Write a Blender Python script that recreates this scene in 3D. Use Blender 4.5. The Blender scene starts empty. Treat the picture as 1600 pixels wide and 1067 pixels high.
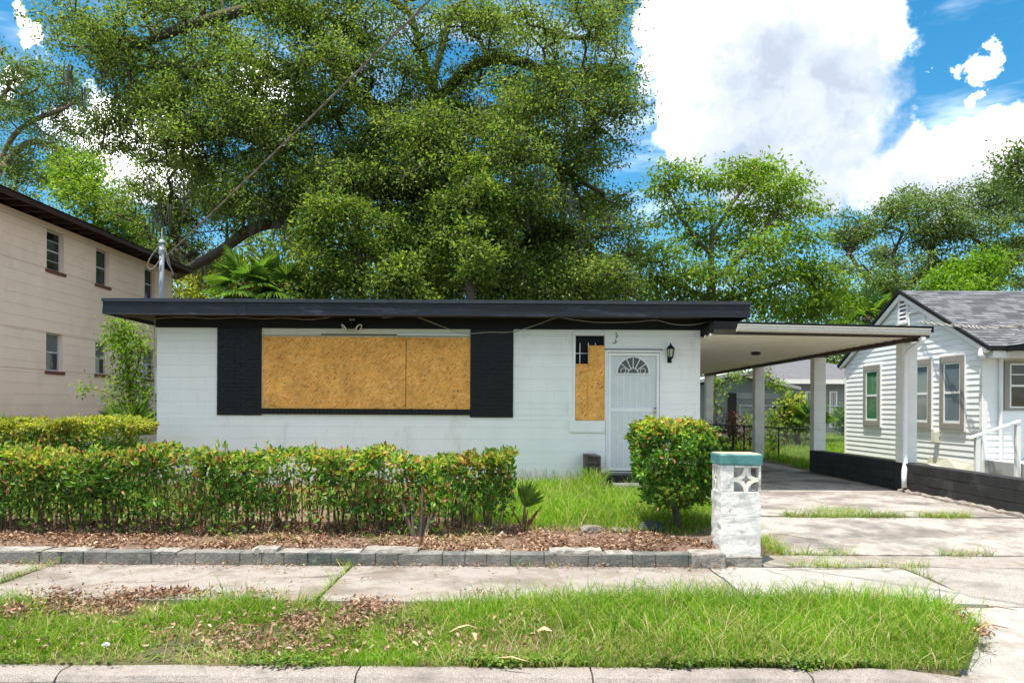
import bpy, bmesh, math, random
import numpy as np
from mathutils import Vector, Matrix

random.seed(7)
rng = np.random.default_rng(7)
R = math.radians
scene = bpy.context.scene
COL = scene.collection

# ------------------------------------------------------------------ camera
CAMZ = 1.29                     # eye height over the driveway slab (z = 0)
FPX, PX0, PY0 = 1200.0, 800.0, 638.0
ROLL = R(0.3)
cam_d = bpy.data.cameras.new("camera")
cam = bpy.data.objects.new("camera", cam_d)
COL.objects.link(cam)
cam.location = (0, 0, CAMZ)
cam.rotation_euler = (R(90), -ROLL, 0)
cam_d.sensor_width = 36.0
cam_d.lens = 36.0 * FPX / 1600.0
cam_d.shift_x = 0.0
cam_d.shift_y = (PY0 - 533.5) / 1600.0
cam_d.clip_start = 0.1
cam_d.clip_end = 3000
scene.camera = cam


def ray(px, py):
    x, y = px - PX0, py - PY0
    c, s = math.cos(ROLL), math.sin(ROLL)
    return ((x * c + y * s) / FPX, -(-x * s + y * c) / FPX)


def P(px, py, d):
    """photo position at depth d -> world point"""
    u, v = ray(px, py)
    return Vector((u * d, d, CAMZ + v * d))


def PX(px, py, X):
    """photo position on a wall standing along the depth axis at x = X"""
    u, v = ray(px, py)
    d = X / u
    return Vector((X, d, CAMZ + v * d))


# ------------------------------------------------------------------ world, sun, exposure
SUN_DIR = Vector((-0.18, -0.19, 1.0)).normalized()      # towards the sun
world = bpy.data.worlds.new("World")
scene.world = world
world.use_nodes = True


def build_world():
    nt = world.node_tree
    nt.nodes.clear()
    N, L = nt.nodes.new, nt.links.new
    out = N("ShaderNodeOutputWorld")
    sky = N("ShaderNodeTexSky")
    sky.sky_type = 'NISHITA'
    sky.sun_disc = False
    sky.sun_elevation = math.asin(SUN_DIR.z)
    sky.sun_rotation = math.atan2(SUN_DIR.x, SUN_DIR.y)
    sky.air_density = 1.0
    sky.dust_density = 0.25
    sky.ozone_density = 3.0
    bg = N("ShaderNodeBackground")
    bg.inputs[1].default_value = 0.15
    hs = N("ShaderNodeHueSaturation")
    hs.inputs['Hue'].default_value = 0.484
    hs.inputs['Saturation'].default_value = 1.36
    hs.inputs['Value'].default_value = 0.335
    L(sky.outputs[0], hs.inputs['Color'])
    L(hs.outputs[0], bg.inputs[0])
    bgc = N("ShaderNodeBackground")
    bgc.inputs[1].default_value = 1.05
    tc = N("ShaderNodeTexCoord")

    def math_(op, a, b=None, c=None, clamp=False):
        n = N("ShaderNodeMath"); n.operation = op; n.use_clamp = clamp
        for i, v in enumerate((a, b, c)):
            if v is None: continue
            if isinstance(v, (int, float)): n.inputs[i].default_value = v
            else: L(v, n.inputs[i])
        return n.outputs[0]

    def vmath(op, a, b=None, scale=None):
        n = N("ShaderNodeVectorMath"); n.operation = op
        for i, v in enumerate((a, b)):
            if v is None: continue
            if isinstance(v, (tuple, Vector)): n.inputs[i].default_value = tuple(v)
            else: L(v, n.inputs[i])
        if scale is not None: n.inputs['Scale'].default_value = scale
        return n

    def noise(vec, scale, detail, rough=0.55):
        n = N("ShaderNodeTexNoise")
        n.inputs['Scale'].default_value = scale
        n.inputs['Detail'].default_value = detail
        n.inputs['Roughness'].default_value = rough
        L(vec, n.inputs['Vector'])
        return n

    def mapr(v, a, b, c=0.0, d=1.0, smooth=True):
        n = N("ShaderNodeMapRange")
        n.interpolation_type = 'SMOOTHSTEP' if smooth else 'LINEAR'
        n.clamp = True
        L(v, n.inputs[0])
        for i, x in enumerate((a, b, c, d)): n.inputs[1 + i].default_value = x
        return n.outputs[0]

    dirn = vmath('NORMALIZE', tc.outputs['Generated']).outputs[0]
    n1 = noise(dirn, 7.0, 3.0)
    n2 = noise(dirn, 22.0, 6.0, 0.62)
    w1 = vmath('SCALE', vmath('SUBTRACT', n1.outputs['Color'], (.5, .5, .5)).outputs[0], scale=0.10).outputs[0]
    w2 = vmath('SCALE', vmath('SUBTRACT', n2.outputs['Color'], (.5, .5, .5)).outputs[0], scale=0.085).outputs[0]
    wd = vmath('ADD', vmath('ADD', dirn, w1).outputs[0], w2).outputs[0]
    blobs = [  # cumulus heaps: photo position and radius
        (1062, 40, 92), (1085, 120, 84), (1160, 60, 120), (1180, 170, 130), (1100, 215, 85), (1300, 60, 105),
        (1345, 45, 85), (1290, 150, 120), (1260, 235, 115), (1330, 200, 80), (1190, 285, 80),
        (1420, 250, 72), (1470, 265, 78), (1555, 252, 78), (1620, 258, 86), (1380, 290, 62), (1520, 300, 76), (1290, 300, 50), (1355, 260, 60),
        (1527, 122, 30), (1545, 108, 26), (1520, 158, 14), (1445, 130, 12),
        (22, 25, 30), (5, 120, 36), (165, 205, 80), (250, 250, 90), (420, 150, 80),
    ]

    def field(vec, bl=blobs):
        f = None
        for (px, py, r) in bl:
            u, v = ray(px, py)
            c = Vector((u, 1, v)); ln = c.length
            rr = r / FPX / ln
            d = vmath('DISTANCE', vec, c.normalized()).outputs['Value']
            e = math_('MULTIPLY_ADD', d, -0.1 / rr, 0.1)
            f = e if f is None else math_('SMOOTH_MAX', f, e, 0.03)
        return f
    # clouds beyond the picture: unseen noise heaps, coverage and whiteness raised to fill shaded fronts
    def rest(vec):
        g = noise(vec, 2.3, 2.0)
        sep = N("ShaderNodeSeparateXYZ"); L(dirn, sep.inputs[0])
        away = mapr(sep.outputs['Y'], 0.86, 0.62)
        low = mapr(sep.outputs['Z'], 0.0, 0.25)
        return math_('MULTIPLY_ADD', math_('SUBTRACT', g.outputs['Fac'], 0.465), 0.6,
                     math_('MULTIPLY_ADD', math_('MULTIPLY', away, low), 0.4, -0.4))
    f1 = math_('MAXIMUM', field(wd), rest(wd))
    up = vmath('ADD', wd, (-0.012, -0.01, 0.05)).outputs[0]
    f2 = math_('MAXIMUM', field(up, [b for b in blobs if b[2] >= 100 or b[0] > 1350 and b[1] > 200 and b[2] > 60]), math_('MULTIPLY_ADD', rest(up), .55, -.015))
    dens = mapr(f1, 0.0, 0.055)
    # thin high veil
    st = N("ShaderNodeMapping"); st.inputs['Scale'].default_value = (1.2, 1.0, 5.0)
    st.inputs['Rotation'].default_value = (0, 0.35, 0)
    L(dirn, st.inputs[0])
    n3 = noise(st.outputs[0], 3.0, 5.0, 0.6)
    veil = mapr(n3.outputs['Fac'], 0.50, 0.80, 0.0, 0.30)
    mask = math_('MAXIMUM', dens, veil)
    thick = mapr(f2, -0.01, 0.075, smooth=False)
    n4 = noise(wd, 9.0, 5.0, 0.55)
    tk = math_('MULTIPLY', thick, mapr(n4.outputs['Fac'], 0.3, 0.65, 0.40, 1.0), clamp=True)
    tk = mapr(tk, 0.02, 0.80, smooth=False)
    rp = N("ShaderNodeValToRGB"); el = rp.color_ramp.elements     # sunlit crown of a heap to its thick shaded base
    for q in range(2): el.new(.5)
    for e, (p_, c_) in zip(el, ((0.0, (1.0, .99, .97)), (.13, (.34, .345, .35)), (.48, (.225, .245, .275)), (1.0, (.162, .185, .22)))):
        e.position = p_; e.color = (*c_, 1)
    L(tk, rp.inputs[0])
    L(rp.outputs[0], bgc.inputs[0])
    ms = N("ShaderNodeMixShader")
    L(mask, ms.inputs[0]); L(bg.outputs[0], ms.inputs[1]); L(bgc.outputs[0], ms.inputs[2])
    L(ms.outputs[0], out.inputs[0])


build_world()
world.cycles.sampling_method = 'MANUAL'
world.cycles.sample_map_resolution = 512

sun_d = bpy.data.lights.new("sun", 'SUN')
sun_d.energy = 2.0
sun_d.angle = R(0.6)
sun_d.color = (1.0, 0.95, 0.87)
sun = bpy.data.objects.new("sun", sun_d)
COL.objects.link(sun)
sun.location = SUN_DIR * 60
sun.rotation_euler = SUN_DIR.to_track_quat('Z', 'Y').to_euler()

vs = scene.view_settings
vs.view_transform = 'Standard'
vs.look = 'None'
vs.exposure = 1.95
vs.gamma = 1.0
vs.use_curve_mapping = False
scene.cycles.use_denoising = True
scene.cycles.max_bounces = 7
scene.cycles.transparent_max_bounces = 6
scene.cycles.caustics_reflective = False
scene.cycles.caustics_refractive = False
scene.cycles.sample_clamp_indirect = 6

# ------------------------------------------------------------------ materials
MATS = {}


def mat(name, base, rough=0.8, var=0.12, scale=6.0, bump=0.0, bscale=60.0, spec=0.3, metal=0.0,
        stain=None, stain_scale=1.2, stain_at=(0.55, 0.7), stain2=None, stain2_scale=4.0, stain2_at=(.56, .68), coord='pos', streak=None, island=0.0, speck=0.0, crack=0.0):
    """Principled paint: colour wanders by noise over world position, optional stains, relief and per-piece shift."""
    m = bpy.data.materials.new(name); m.use_nodes = True
    nt = m.node_tree; N, L = nt.nodes.new, nt.links.new
    b = nt.nodes['Principled BSDF']
    b.inputs['Roughness'].default_value = rough
    b.inputs['Specular IOR Level'].default_value = spec
    b.inputs['Metallic'].default_value = metal
    geo = N("ShaderNodeNewGeometry")
    pos = geo.outputs['Position']
    if streak:
        mp = N("ShaderNodeMapping"); mp.inputs['Scale'].default_value = streak
        L(pos, mp.inputs[0]); pos2 = mp.outputs[0]
    else:
        pos2 = pos

    def nz(sc, det=4, ro=.6, p=None):
        n = N("ShaderNodeTexNoise"); n.inputs['Scale'].default_value = sc
        n.inputs['Detail'].default_value = det; n.inputs['Roughness'].default_value = ro
        L(p or pos, n.inputs['Vector']); return n.outputs['Fac']

    def mr(v, a, b_, c, d):
        n = N("ShaderNodeMapRange"); L(v, n.inputs[0])
        for i, x in enumerate((a, b_, c, d)): n.inputs[1 + i].default_value = x
        return n.outputs[0]

    def mul(col, fac):
        n = N("ShaderNodeMix"); n.data_type = 'RGBA'; n.blend_type = 'MULTIPLY'
        n.inputs[0].default_value = 1.0
        if isinstance(col, tuple): n.inputs[6].default_value = col
        else: L(col, n.inputs[6])
        L(fac, n.inputs[7]); return n.outputs[2]
    col = (*base, 1)
    f = mr(nz(scale, 5, .62, pos2), 0.3, 0.7, 1 - var, 1 + var)
    col = mul(col, f)
    if island:
        col = mul(col, mr(geo.outputs['Random Per Island'], 0, 1, 1 - island, 1 + island))
    if coord == 'obj':
        oi = N("ShaderNodeObjectInfo")
        col = mul(col, mr(oi.outputs['Random'], 0, 1, 0.93, 1.05))
    if speck:
        col = mul(col, mr(nz(150, 2, .7), 0.35, 0.65, 1 - speck, 1 + speck))
    if stain:
        mx = N("ShaderNodeMix"); mx.data_type = 'RGBA'
        L(mr(nz(stain_scale, 7, .68, pos2), stain_at[0], stain_at[1], 0, 1), mx.inputs[0])
        L(col, mx.inputs[6]); mx.inputs[7].default_value = (*stain, 1)
        col = mx.outputs[2]
    if stain2:
        mx = N("ShaderNodeMix"); mx.data_type = 'RGBA'
        L(mr(nz(stain2_scale, 8, .72, pos2), stain2_at[0], stain2_at[1], 0, .85), mx.inputs[0])
        L(col, mx.inputs[6]); mx.inputs[7].default_value = (*stain2, 1)
        col = mx.outputs[2]
    if crack:
        wn = N("ShaderNodeTexNoise"); wn.inputs['Scale'].default_value = 2.2; wn.inputs['Detail'].default_value = 6
        L(pos, wn.inputs['Vector'])
        ad = N("ShaderNodeVectorMath"); ad.operation = 'MULTIPLY_ADD'
        L(wn.outputs['Color'], ad.inputs[0]); ad.inputs[1].default_value = (.5, .5, 0); L(pos, ad.inputs[2])
        vo = N("ShaderNodeTexVoronoi"); vo.feature = 'DISTANCE_TO_EDGE'; vo.inputs['Scale'].default_value = crack
        L(ad.outputs[0], vo.inputs['Vector'])
        mm = N("ShaderNodeMath"); mm.operation = 'MULTIPLY'
        L(mr(vo.outputs['Distance'], 0, .012, .85, 0), mm.inputs[0]); L(mr(nz(.9, 2), .45, .6, 0, 1), mm.inputs[1])
        mx = N("ShaderNodeMix"); mx.data_type = 'RGBA'; L(mm.outputs[0], mx.inputs[0]); L(col, mx.inputs[6]); mx.inputs[7].default_value = (.07, .055, .04, 1)
        col = mx.outputs[2]
    L(col, b.inputs['Base Color'])
    if bump:
        bn = N("ShaderNodeBump"); bn.inputs['Strength'].default_value = 1.0
        bn.inputs['Distance'].default_value = bump
        L(nz(bscale, 6, .65, pos2), bn.inputs['Height']); L(bn.outputs[0], b.inputs['Normal'])
    MATS[name] = m
    return m


def leafmat(name, cols, trans=0.4, rough=0.45, spec=0.35, tcol=(1.25, 1.3, 0.55)):
    m = bpy.data.materials.new(name); m.use_nodes = True
    nt = m.node_tree; N, L = nt.nodes.new, nt.links.new
    b = nt.nodes['Principled BSDF']; out = nt.nodes['Material Output']
    b.inputs['Roughness'].default_value = rough
    b.inputs['Specular IOR Level'].default_value = spec
    geo = N("ShaderNodeNewGeometry")
    rp = N("ShaderNodeValToRGB"); rp.color_ramp.interpolation = 'LINEAR'
    el = rp.color_ramp.elements
    while len(el) < len(cols): el.new(0.5)
    for i, c in enumerate(cols):
        el[i].position = i / (len(cols) - 1); el[i].color = (*c, 1)
    L(geo.outputs['Random Per Island'], rp.inputs[0])
    nz = N("ShaderNodeTexNoise"); nz.inputs['Scale'].default_value = 0.9; nz.inputs['Detail'].default_value = 3
    L(geo.outputs['Position'], nz.inputs['Vector'])
    mr = N("ShaderNodeMapRange"); L(nz.outputs['Fac'], mr.inputs[0])
    for i, x in enumerate((0.3, 0.7, 0.72, 1.28)): mr.inputs[1 + i].default_value = x
    mu = N("ShaderNodeMix"); mu.data_type = 'RGBA'; mu.blend_type = 'MULTIPLY'; mu.inputs[0].default_value = 1
    L(rp.outputs[0], mu.inputs[6]); L(mr.outputs[0], mu.inputs[7])
    L(mu.outputs[2], b.inputs['Base Color'])
    tr = N("ShaderNodeBsdfTranslucent")
    m2 = N("ShaderNodeMix"); m2.data_type = 'RGBA'; m2.blend_type = 'MULTIPLY'; m2.inputs[0].default_value = 1
    L(mu.outputs[2], m2.inputs[6]); m2.inputs[7].default_value = (*tcol, 1)
    L(m2.outputs[2], tr.inputs[0])
    ms = N("ShaderNodeMixShader"); ms.inputs[0].default_value = trans
    L(b.outputs[0], ms.inputs[1]); L(tr.outputs[0], ms.inputs[2]); L(ms.outputs[0], out.inputs[0])
    MATS[name] = m
    return m


def osb_mat():
    m = bpy.data.materials.new('strand_board'); m.use_nodes = True
    nt = m.node_tree; N, L = nt.nodes.new, nt.links.new
    b = nt.nodes['Principled BSDF']
    b.inputs['Roughness'].default_value = 0.7; b.inputs['Specular IOR Level'].default_value = 0.25
    geo = N("ShaderNodeNewGeometry")
    layers = []
    for rot, sc, off in ((0.15, (22, 1, 85), 0.0), (-0.5, (18, 1, 70), 3.1), (0.85, (21, 1, 78), 7.7)):
        mp = N("ShaderNodeMapping"); mp.vector_type = 'POINT'
        mp.inputs['Rotation'].default_value = (0, rot, 0); mp.inputs['Location'].default_value = (off, 0, off)
        L(geo.outputs['Position'], mp.inputs[0])
        wn = N("ShaderNodeTexNoise"); wn.inputs['Scale'].default_value = 9.0
        L(mp.outputs[0], wn.inputs[0])
        ad = N("ShaderNodeVectorMath"); ad.operation = 'MULTIPLY_ADD'
        L(wn.outputs['Color'], ad.inputs[0]); ad.inputs[1].default_value = (.05, 0, .03); L(mp.outputs[0], ad.inputs[2])
        sx = N("ShaderNodeVectorMath"); sx.operation = 'MULTIPLY'
        L(ad.outputs[0], sx.inputs[0]); sx.inputs[1].default_value = (sc[0], 0.0, sc[2])
        v = N("ShaderNodeTexVoronoi"); v.inputs['Scale'].default_value = 1.0
        L(sx.outputs[0], v.inputs['Vector'])
        sp = N("ShaderNodeSeparateColor"); L(v.outputs['Color'], sp.inputs[0])
        layers.append(sp.outputs[0])
        layers.append(sp.outputs[1])
    a = N("ShaderNodeMath"); a.operation = 'GREATER_THAN'; L(layers[1], a.inputs[0]); a.inputs[1].default_value = 0.5
    m1 = N("ShaderNodeMix"); L(a.outputs[0], m1.inputs[0]); L(layers[0], m1.inputs[2]); L(layers[2], m1.inputs[3])
    a2 = N("ShaderNodeMath"); a2.operation = 'GREATER_THAN'; L(layers[5], a2.inputs[0]); a2.inputs[1].default_value = 0.62
    m2 = N("ShaderNodeMix"); L(a2.outputs[0], m2.inputs[0]); L(m1.outputs[0], m2.inputs[2]); L(layers[4], m2.inputs[3])
    rp = N("ShaderNodeValToRGB"); el = rp.color_ramp.elements
    cols = [(0.0, (.30, .115, .028)), (.08, (.72, .305, .062)), (.45, (.86, .395, .085)), (.8, (.90, .45, .115)), (1.0, (.92, .58, .22))]
    while len(el) < len(cols): el.new(.5)
    for e, (p, c) in zip(el, cols): e.position = p; e.color = (*c, 1)
    L(m2.outputs[0], rp.inputs[0])
    nz = N("ShaderNodeTexNoise"); nz.inputs['Scale'].default_value = 3.5; nz.inputs['Detail'].default_value = 6
    L(geo.outputs['Position'], nz.inputs[0])
    mr = N("ShaderNodeMapRange"); L(nz.outputs['Fac'], mr.inputs[0])
    for i, x in enumerate((.3, .7, .8, 1.15)): mr.inputs[1 + i].default_value = x
    mu = N("ShaderNodeMix"); mu.data_type = 'RGBA'; mu.blend_type = 'MULTIPLY'; mu.inputs[0].default_value = 1
    L(rp.outputs[0], mu.inputs[6]); L(mr.outputs[0], mu.inputs[7])
    L(mu.outputs[2], b.inputs['Base Color'])
    bn = N("ShaderNodeBump"); bn.inputs['Distance'].default_value = .002
    L(m2.outputs[0], bn.inputs['Height']); L(bn.outputs[0], b.inputs['Normal'])
    MATS['strand_board'] = m


def glass_mat(name, col, rough=0.06):
    m = bpy.data.materials.new(name); m.use_nodes = True
    b = m.node_tree.nodes['Principled BSDF']
    b.inputs['Base Color'].default_value = (*col, 1); b.inputs['Roughness'].default_value = rough
    b.inputs['Specular IOR Level'].default_value = 0.6
    N, L = m.node_tree.nodes.new, m.node_tree.links.new
    nz = N("ShaderNodeTexNoise"); nz.inputs['Scale'].default_value = 2.5
    g = N("ShaderNodeNewGeometry"); L(g.outputs['Position'], nz.inputs[0])
    bn = N("ShaderNodeBump"); bn.inputs['Distance'].default_value = .01; bn.inputs['Strength'].default_value = .3
    L(nz.outputs['Fac'], bn.inputs['Height']); L(bn.outputs[0], b.inputs['Normal'])
    MATS[name] = m


osb_mat()
glass_mat('dark_glass', (.012, .014, .017))
glass_mat('dark_room_glass', (.004, .004, .005), .35)  # near-black pane colour stands in for the unlit room behind it
MATS['dark_room_glass'].node_tree.nodes['Principled BSDF'].inputs['Specular IOR Level'].default_value = .12
glass_mat('pale_reflect_glass', (.14, .19, .21))  # pale blue sky reflection put into the pane colour
glass_mat('green_reflect_glass', (.02, .16, .06))  # greenish reflection put into the pane colour
glass_mat('lamp_glass', (.5, .47, .36))
mat('white_block', (.88, .865, .83), .62, .03, 2.0, .0016, 60, stain=(.74, .705, .65), stain_scale=2.4, stain_at=(.56, .74), stain2=(.62, .57, .50), stain2_scale=9, stain2_at=(.66, .74), spec=.3, streak=(1.6, 1.6, .55))
mat('white_paint', (.84, .825, .795), .5, .05, 5, .0006, 120)
mat('cream_paint', (.72, .69, .56), .6, .08, 5)
mat('white_metal', (.78, .78, .77), .4, .05, 4, stain=(.5, .46, .4), stain_scale=4, stain_at=(.68, .85))
mat('mesh_screen', (.66, .67, .67), .6, .06, 9)
mat('black_brick', (.0060, .0062, .0070), .5, .3, 14, .005, 45, coord='obj', spec=.3)
mat('black_mortar', (.060, .060, .062), .7, .3, 10, .002, 60)
mat('black_paint', (.0055, .0056, .006), .55, .25, 5, .0008, 60, spec=.22)
mat('black_fascia', (.0080, .0090, .0115), .36, .35, 2.0, .0015, 9, spec=.35, stain=(.045, .052, .067), stain_scale=1.5, stain_at=(.54, .68), streak=(1, 1, 6))  # paler blue-grey streaks blended lengthwise over the black base
mat('drip_metal', (.022, .025, .030), .35, .3, 6, spec=.4)
mat('roof_felt', (.10, .10, .10), .9, .2, 4, .004, 60)
mat('dark_soffit', (.05, .04, .035), .8, .2, 4)
mat('brown_beam', (.045, .033, .027), .65, .25, 6, .001, 60)
mat('ceiling_panel', (.85, .81, .72), .5, .05, 3, stain=(.62, .54, .42), stain_scale=1.6, stain_at=(.62, .85))
mat('gutter_cream', (.66, .63, .57), .45, .12, 6, stain=(.42, .37, .31), stain_scale=5, stain_at=(.56, .72), streak=(3, 1, 12))
mat('column_block', (.80, .775, .73), .75, .06, 3, .003, 70, stain=(.52, .48, .42), stain_scale=4, stain_at=(.60, .78), coord='obj')
mat('dark_wood', (.045, .038, .034), .8, .3, 10, .003, 30, streak=(6, 6, 1), stain=(.11, .085, .065), stain_scale=3, stain_at=(.5, .7))
mat('grey_step', (.16, .16, .165), .85, .2, 9, .002, 60)
mat('galvanised', (.27, .30, .33), .6, .15, 8, metal=.25)
mat('cable_grey', (.24, .21, .18), .8, .3, 9)
mat('cable_pale', (.40, .38, .34), .6, .15, 9)
mat('meter_grey', (.60, .62, .62), .5, .06, 6)
mat('brass', (.55, .38, .12), .3, .1, 9, metal=.9)
mat('pink_board', (.97, .735, .61), .75, .05, 1.2, .0012, 60, stain=(.86, .66, .51), stain_scale=1.3, stain_at=(.52, .72))
mat('pink_mortar', (.74, .57, .45), .8, .1, 4)
mat('red_sill', (.17, .055, .035), .7, .25, 8, .001, 50)
mat('brown_fascia', (.040, .020, .018), .6, .25, 4)
mat('brown_soffit', (.075, .035, .028), .7, .25, 4)
mat('blind_grey', (.16, .17, .17), .7, .1, 4)
mat('window_bar', (.55, .55, .53), .5, .08, 6)
mat('vinyl_siding', (.87, .875, .87), .5, .04, 2.0, .0006, 90, stain=(.76, .745, .70), stain_scale=2, stain_at=(.60, .78))
mat('grey_trim', (.30, .28, .245), .65, .08, 6)
mat('shingle', (.125, .125, .135), .92, .14, 3.0, .003, 160, island=.45, speck=.25)
mat('shingle_edge', (.013, .013, .014), .6, .2, 6)
mat('grey_wall', (.27, .285, .30), .8, .07, 2, .002, 60)
mat('grey_wall_pale', (.40, .41, .41), .8, .07, 2)
mat('black_wall', (.022, .022, .024), .72, .3, 4, .004, 55, coord='obj', stain=(.10, .095, .09), stain_scale=3.2, stain_at=(.60, .80))
mat('black_wall_worn', (.026, .0255, .026), .8, .3, 4, .004, 55, coord='obj', stain=(.085, .08, .075), stain_scale=2.6, stain_at=(.56, .76))
mat('concrete', (.37, .335, .30), .92, .14, 1.1, .008, 60, spec=.15, stain=(.16, .145, .13), stain_scale=.9, stain_at=(.48, .60), stain2=(.235, .20, .17), stain2_scale=2.6, stain2_at=(.51, .59), speck=.32, crack=.7)
mat('concrete_pale', (.37, .345, .315), .92, .08, 1.5, .004, 80, spec=.15, stain=(.26, .235, .205), stain_scale=1.2, stain_at=(.50, .66), stain2=(.29, .25, .215), stain2_scale=4, stain2_at=(.52, .62), speck=.22, crack=.5)
mat('concrete_walk', (.325, .29, .255), .92, .12, 1.5, .007, 80, spec=.15, stain=(.20, .17, .145), stain_scale=1.5, stain_at=(.48, .60), stain2=(.24, .195, .16), stain2_scale=4.5, stain2_at=(.51, .60), speck=.28, crack=.6)
mat('aggregate', (.34, .31, .275), .92, .12, 2, .008, 110, spec=.15, stain=(.22, .195, .17), stain_scale=1.4, stain_at=(.50, .66), speck=.6)
mat('kerb_concrete', (.315, .275, .245), .92, .10, 3, .009, 60, spec=.15, stain=(.215, .185, .165), stain_scale=3, stain_at=(.48, .66), stain2=(.16, .14, .125), stain2_scale=9, stain2_at=(.57, .68), speck=.36)
mat('edging_block', (.205, .195, .175), .92, .25, 5, .016, 35, spec=.15, stain=(.085, .10, .095), stain_scale=1.3, stain_at=(.46, .62), stain2=(.27, .245, .215), stain2_scale=7, stain2_at=(.55, .66), speck=.3)
mat('edging_top', (.31, .285, .25), .92, .25, 6, .016, 28, stain=(.19, .17, .15), stain_scale=7, stain_at=(.50, .60))
mat('pillar_plaster', (.74, .71, .67), .85, .06, 4, .012, 16, stain=(.22, .20, .18), stain_scale=6.5, stain_at=(.53, .70))
mat('pillar_screen', (.80, .75, .66), .85, .1, 6, .004, 40, stain=(.40, .35, .30), stain_scale=8, stain_at=(.58, .75))
mat('teal_paint', (.085, .24, .235), .7, .15, 6, .004, 40, stain=(.32, .36, .32), stain_scale=9, stain_at=(.60, .75))
mat('teal_worn_top', (.50, .40, .26), .9, .2, 6, .004, 40)
mat('rough_mortar', (.30, .26, .22), .95, .25, 6, .02, 25, stain=(.15, .125, .105), stain_scale=5, stain_at=(.45, .6))
mat('asphalt', (.055, .054, .053), .95, .2, 4, .006, 120, speck=.3)
mat('soil', (.16, .105, .075), .95, .3, 3, .02, 25, stain=(.25, .165, .115), stain_scale=4, stain_at=(.45, .65))
mat('turf_soil', (.085, .085, .035), .95, .3, 2, .02, 25, stain=(.20, .145, .085), stain_scale=1.5, stain_at=(.46, .62))
mat('rock', (.23, .20, .17), .9, .25, 8, .012, 18, stain=(.12, .11, .10), stain_scale=6, stain_at=(.5, .7))
mat('dark_slate', (.05, .05, .055), .85, .2, 8, .006, 30)
mat('bark', (.085, .068, .052), .95, .3, 5, .03, 14, streak=(3, 3, 1), stain=(.10, .11, .06), stain_scale=1.5, stain_at=(.5, .7))
mat('bark_pale', (.19, .15, .115), .95, .3, 5, .02, 20, streak=(3, 3, 1))
mat('stem', (.16, .11, .07), .95, .3, 9, .003, 60)
mat('dry_frond', (.42, .30, .17), .85, .25, 6, island=.3)
mat('plastic_litter', (.6, .62, .65), .4, .1, 9)
mat('fence_black', (.015, .015, .016), .5, .2, 9)
leafmat('oak_leaf', [(.062, .104, .028), (.12, .180, .040), (.195, .260, .052), (.35, .385, .10)], .48, .5, .22, tcol=(1.1, 1.3, .52))
leafmat('oak_leaf_far', [(.070, .120, .040), (.12, .185, .055), (.175, .25, .070), (.25, .31, .10)], .42, tcol=(1.08, 1.3, .55))
leafmat('vine_leaf', [(.055, .105, .024), (.11, .190, .034), (.19, .275, .046), (.33, .385, .08)], .46, .5, .25)
leafmat('bright_leaf', [(.085, .18, .018), (.15, .27, .026), (.22, .34, .036), (.31, .40, .06)], .5)
leafmat('lime_leaf', [(.10, .22, .015), (.16, .30, .022), (.24, .38, .035)], .5)
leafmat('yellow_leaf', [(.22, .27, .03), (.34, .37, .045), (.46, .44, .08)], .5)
leafmat('hedge_leaf', [(.040, .115, .018), (.075, .185, .026), (.13, .28, .036), (.26, .38, .055)], .36, .4, .28)
leafmat('hedge_tip', [(.14, .29, .03), (.28, .40, .045), (.45, .46, .065), (.50, .38, .10), (.42, .17, .065)], .42, .42, .25)
leafmat('hedge_brown', [(.20, .09, .04), (.32, .15, .06), (.40, .24, .10), (.26, .08, .04)], .25, .6, .2, (1.2, .9, .6))
leafmat('litter_leaf', [(.15, .085, .052), (.28, .17, .105), (.45, .31, .21), (.24, .12, .065), (.56, .43, .32)], .12, .8, .15, (1.1, .9, .7))
leafmat('grass_blade', [(.078, .190, .014), (.130, .278, .020), (.205, .350, .027), (.35, .435, .060)], .45, .6, .12, tcol=(1.1, 1.3, .4))
leafmat('clover_leaf', [(.07, .13, .02), (.12, .20, .03), (.18, .27, .04), (.24, .30, .06)], .35, .45, .3)
leafmat('grass_dry', [(.44, .40, .16), (.52, .44, .22), (.36, .27, .13)], .3, .6, .2)
leafmat('palm_leaf', [(.08, .17, .035), (.14, .26, .05), (.22, .35, .07)], .34, .4, .4)
leafmat('moss', [(.10, .105, .085), (.15, .155, .125), (.20, .20, .165)], .35, .8, .1, (1, 1, .9))
leafmat('dead_leaf', [(.11, .045, .03), (.18, .08, .05), (.24, .13, .08)], .2, .8, .1, (1.1, .9, .7))

# ------------------------------------------------------------------ builders
ORIG = {}


def put(o, parent, origin):
    o.location = origin - (ORIG[parent] if parent else Vector((0, 0, 0)))
    if parent: o.parent = parent
    ORIG[o] = Vector(origin)
    COL.objects.link(o)
    return o


def tag(o, label=None, cat=None, group=None, kind=None):
    if label: o['label'] = label
    if cat: o['category'] = cat
    if group: o['group'] = group
    if kind: o['kind'] = kind
    return o


def thing(name, loc, label, cat, group=None):
    o = bpy.data.objects.new(name, None)
    o.empty_display_size = .3
    put(o, None, Vector(loc))
    return tag(o, label, cat, group)


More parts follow.
